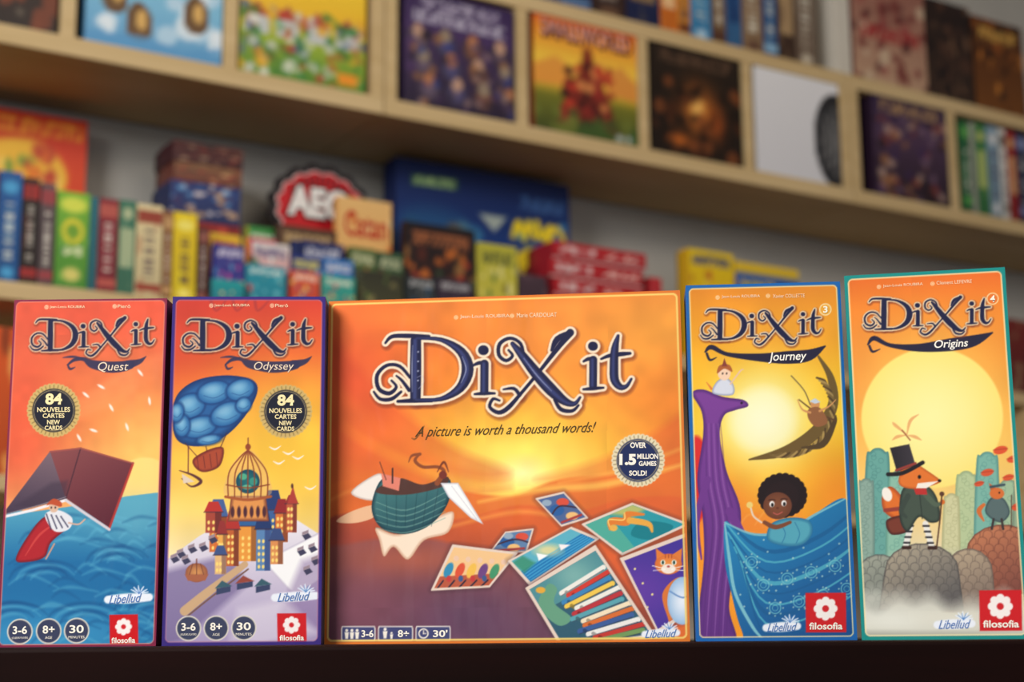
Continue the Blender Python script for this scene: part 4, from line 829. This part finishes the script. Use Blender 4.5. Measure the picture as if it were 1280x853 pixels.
its=[(346,420,284,.12,(88,58,42),(64,42,32),[(140,104,76),(190,150,104),(40,26,24)],40,'brown game box',0,(200,170,120)),
(421,489,249,.12,(234,188,120),(228,162,88),[(214,114,52),(244,220,162)],10,'pale orange game box with red script',2,None),
(268,306,306,.02,(62,50,132),(42,60,142),[(214,214,228),(196,80,150),(90,156,206)],26,'purple and white small game box',1,(235,230,240)),
(308,345,298,.12,(200,60,90),(240,200,60),[(250,240,230),(240,120,60),(60,150,90)],26,'pink and yellow small game box',1,(250,240,200)),
(309,346,284,.16,(54,140,70),(206,196,56),[(234,224,84),(226,88,56),(240,240,230),(64,120,190),(200,50,60)],44,'green and yellow small game box',1,(240,240,230)),
(314,362,304,.05,(220,216,214),(210,60,56),[(60,130,90),(240,200,70),(60,90,160),(250,250,250)],30,'white and red small game box',1,(60,60,120)),
(262,300,293,.128,(230,190,50),(210,120,50),[(250,230,120),(200,60,50),(240,240,230)],20,'yellow and orange small game box',1,(200,40,50)),
(308,358,332,.02,(34,150,170),(38,128,150),[(116,196,206),(228,158,78),(220,80,70)],18,'turquoise small game box',1,(230,240,230)),
(266,306,350,.0,(30,160,160),(30,120,140),[(230,90,110),(240,220,120)],10,'teal small game box',0,None),
(364,374,300,.09,(26,40,96),(24,30,70),[(90,130,190)],8,'navy small game box',0,None),
(376,430,303,.09,(26,40,98),(22,30,78),[(90,150,210),(190,190,56),(210,76,56),(60,40,100)],30,'navy blue small game box with lettering',1,(220,220,230)),
(364,402,320,.054,(42,60,130),(60,30,90),[(124,186,220),(216,80,76),(236,216,104)],30,'indigo small game box with cartoon scene',1,(240,230,110)),
(404,442,324,.054,(42,118,190),(30,88,160),[(124,186,220),(216,80,76),(236,216,104),(30,60,120)],34,'blue small game box with cartoon scene',1,(240,230,230)),
(364,400,340,.018,(226,96,60),(190,60,50),[(250,220,120),(60,120,180)],18,'orange small game box',0,(250,240,220)),
(403,444,346,.018,(60,170,150),(40,130,130),[(250,220,120),(220,80,90)],18,'sea green small game box',0,(250,240,220)),
(437,470,310,.087,(90,110,60),(60,80,50),[(150,150,78),(60,50,40),(190,116,60)],30,'olive small game box',0,(206,206,166)),
(472,504,316,.087,(60,90,60),(40,70,50),[(150,150,78),(200,190,120),(120,60,40)],24,'dark green small game box',0,(206,206,166)),
(450,504,340,.018,(50,50,38),(80,80,50),[(150,140,88),(96,120,58)],24,'dark olive small game box',0,None),
(506,594,282,.09,(28,20,24),(52,30,26),[(180,64,40),(84,36,28),(150,104,58),(22,16,20),(206,110,44),(60,90,60)],64,'black game box with flames',0,(170,100,60)),
(508,545,346,.018,(36,42,48),(52,58,58),[(104,110,114),(56,104,144)],18,'charcoal small game box',0,(190,190,190)),
(547,590,350,.018,(60,44,60),(40,34,50),[(150,120,140),(90,60,90)],14,'plum small game box',0,(190,190,190)),
(597,646,306,.09,(190,184,60),(208,194,80),[(116,106,40),(90,120,60),(230,222,150)],30,'yellow-green small game box',0,(70,80,50)),
(648,683,344,.09,(74,54,64),(54,40,50),[(120,90,100)],10,'plum small game box',0,None)]
for k,(x0,x1,yt,dd,c1,c2,pal,n,lb,t,mk) in enumerate(its):
    tx=[('Catan',52,20,80,20,(196,46,34))] if t==2 else ()
    thing('card_game_box',x0,x1,yt,dd+.002,zl1,.015 if dd<=0 else .028,P_fill(c1,c2,pal,n,70+k,mk=[(10,90,14,10,mk)] if mk else None,smin=2,smax=7,y0=22 if mk else 0),c2,lb+' standing on the lower shelf',GL,txt=tx,res=(36,44),ym=330)
z=zl1
lv=[hit(750,y,.1)[1] for y in (400,376,354,331,309)]
for k,zt in enumerate(lv):
    def prd(C,k=k):
        C.vgrad([(0,(190,34,42)),(100,(164,28,38))]); C.line([(0,92),(100,92)],5,(220,206,204),sm=False); marks(C,8,44,40,34,(226,214,212),k,th=6); marks(C,56,94,44,28,(236,200,190),k+9,th=5); blobs(C,[(110,18,28),(206,100,96)],8,90+k,smin=3,smax=7,a=.6)
    thing('card_game_box',688+(k*7)%5-(k%2)*2,802+(k*5)%7,300,.1,z,.13,prd,(160,28,36),'red and white game box lying flat in a stack',GL,h=zt-z-.001,res=(60,16),ym=340); z=zt
thing('card_game_box',811,827,347,.1,zl1,.1,P_fill((190,50,56),(164,30,40),[(230,220,220)],6,99),(150,26,34),'small red game box standing on the lower shelf',GL,ym=350,res=(14,20))
thing('board_game_box',861,917,314,.1,zl1,.06,P_fill((236,202,26),(220,170,28),[(244,220,84),(56,110,180),(190,116,36),(200,60,50)],20,101,mk=[(8,92,9,7,(50,60,140))],y0=14,smin=3,smax=7),(220,170,30),'bright yellow game box standing on the lower shelf',GL,ym=340,res=(26,50))
def pby(C):
    C.vgrad([(0,(232,196,50)),(8,(228,190,46)),(12,(40,90,170)),(100,(40,90,170))]); marks(C,8,60,20,6,(236,206,60),4); blobs(C,[(240,200,48),(56,124,200),(220,220,230)],16,102,y0=14,smin=2,smax=5)
thing('board_game_box',919,998,332,.1,zl1,.09,pby,(216,176,36),'blue and yellow game box on the lower shelf',GL,ym=340,res=(30,60))
x=-70
for k,(w,c) in enumerate(((40,(150,60,40)),(46,(226,90,30)),(24,(214,60,34)))):
    thing('board_game_box',x,x+w-1,404+(x+70)*.1,.03,zm,.2,P_fill(c,tuple(q*.8 for q in c),[(240,170,90),tuple(q*.6 for q in c)],8,110+k,smin=6,smax=16),c,'orange-toned game box on the under shelf','games on the under shelf',ym=500,res=(12,40)); x+=w
x=1225
for k,(w,c) in enumerate(((34,(60,50,46)),(30,(120,40,36)),(36,(40,60,80)))):
    thing('board_game_box',x,x+w-1,395+k*5,.03,zl1,.2,P_fill(c,tuple(q*.8 for q in c),[tuple(q*.6 for q in c),(150,120,90)],8,120+k),c,'dark game box standing on the lower shelf',GL,ym=440,res=(12,30)); x+=w
# ================= LIGHT =================
def area(n,loc,tgt,sx,sy,e,col):
    l=bpy.data.lights.new(n,'AREA'); l.shape='RECTANGLE'; l.size=sx; l.size_y=sy; l.energy=e; l.color=col
    o=bpy.data.objects.new(n,l); link(o); o.location=loc
    o.rotation_euler=(Vector(tgt)-Vector(loc)).to_track_quat('-Z','Y').to_euler(); return o
area('window_light',(-2.1,-.9,T+2.0),(0,1.3,T+.1),1.5,1.2,165,(1,.985,.96))
area('ceiling_light',(1.4,1.2,3.4),(.8,4,1.9),1.6,1.0,34,(1,.88,.72))
wd_=bpy.data.worlds.new('world'); sc.world=wd_; wd_.use_nodes=True
wd_.node_tree.nodes['Background'].inputs[0].default_value=(.95,.96,1,1); wd_.node_tree.nodes['Background'].inputs[1].default_value=.62
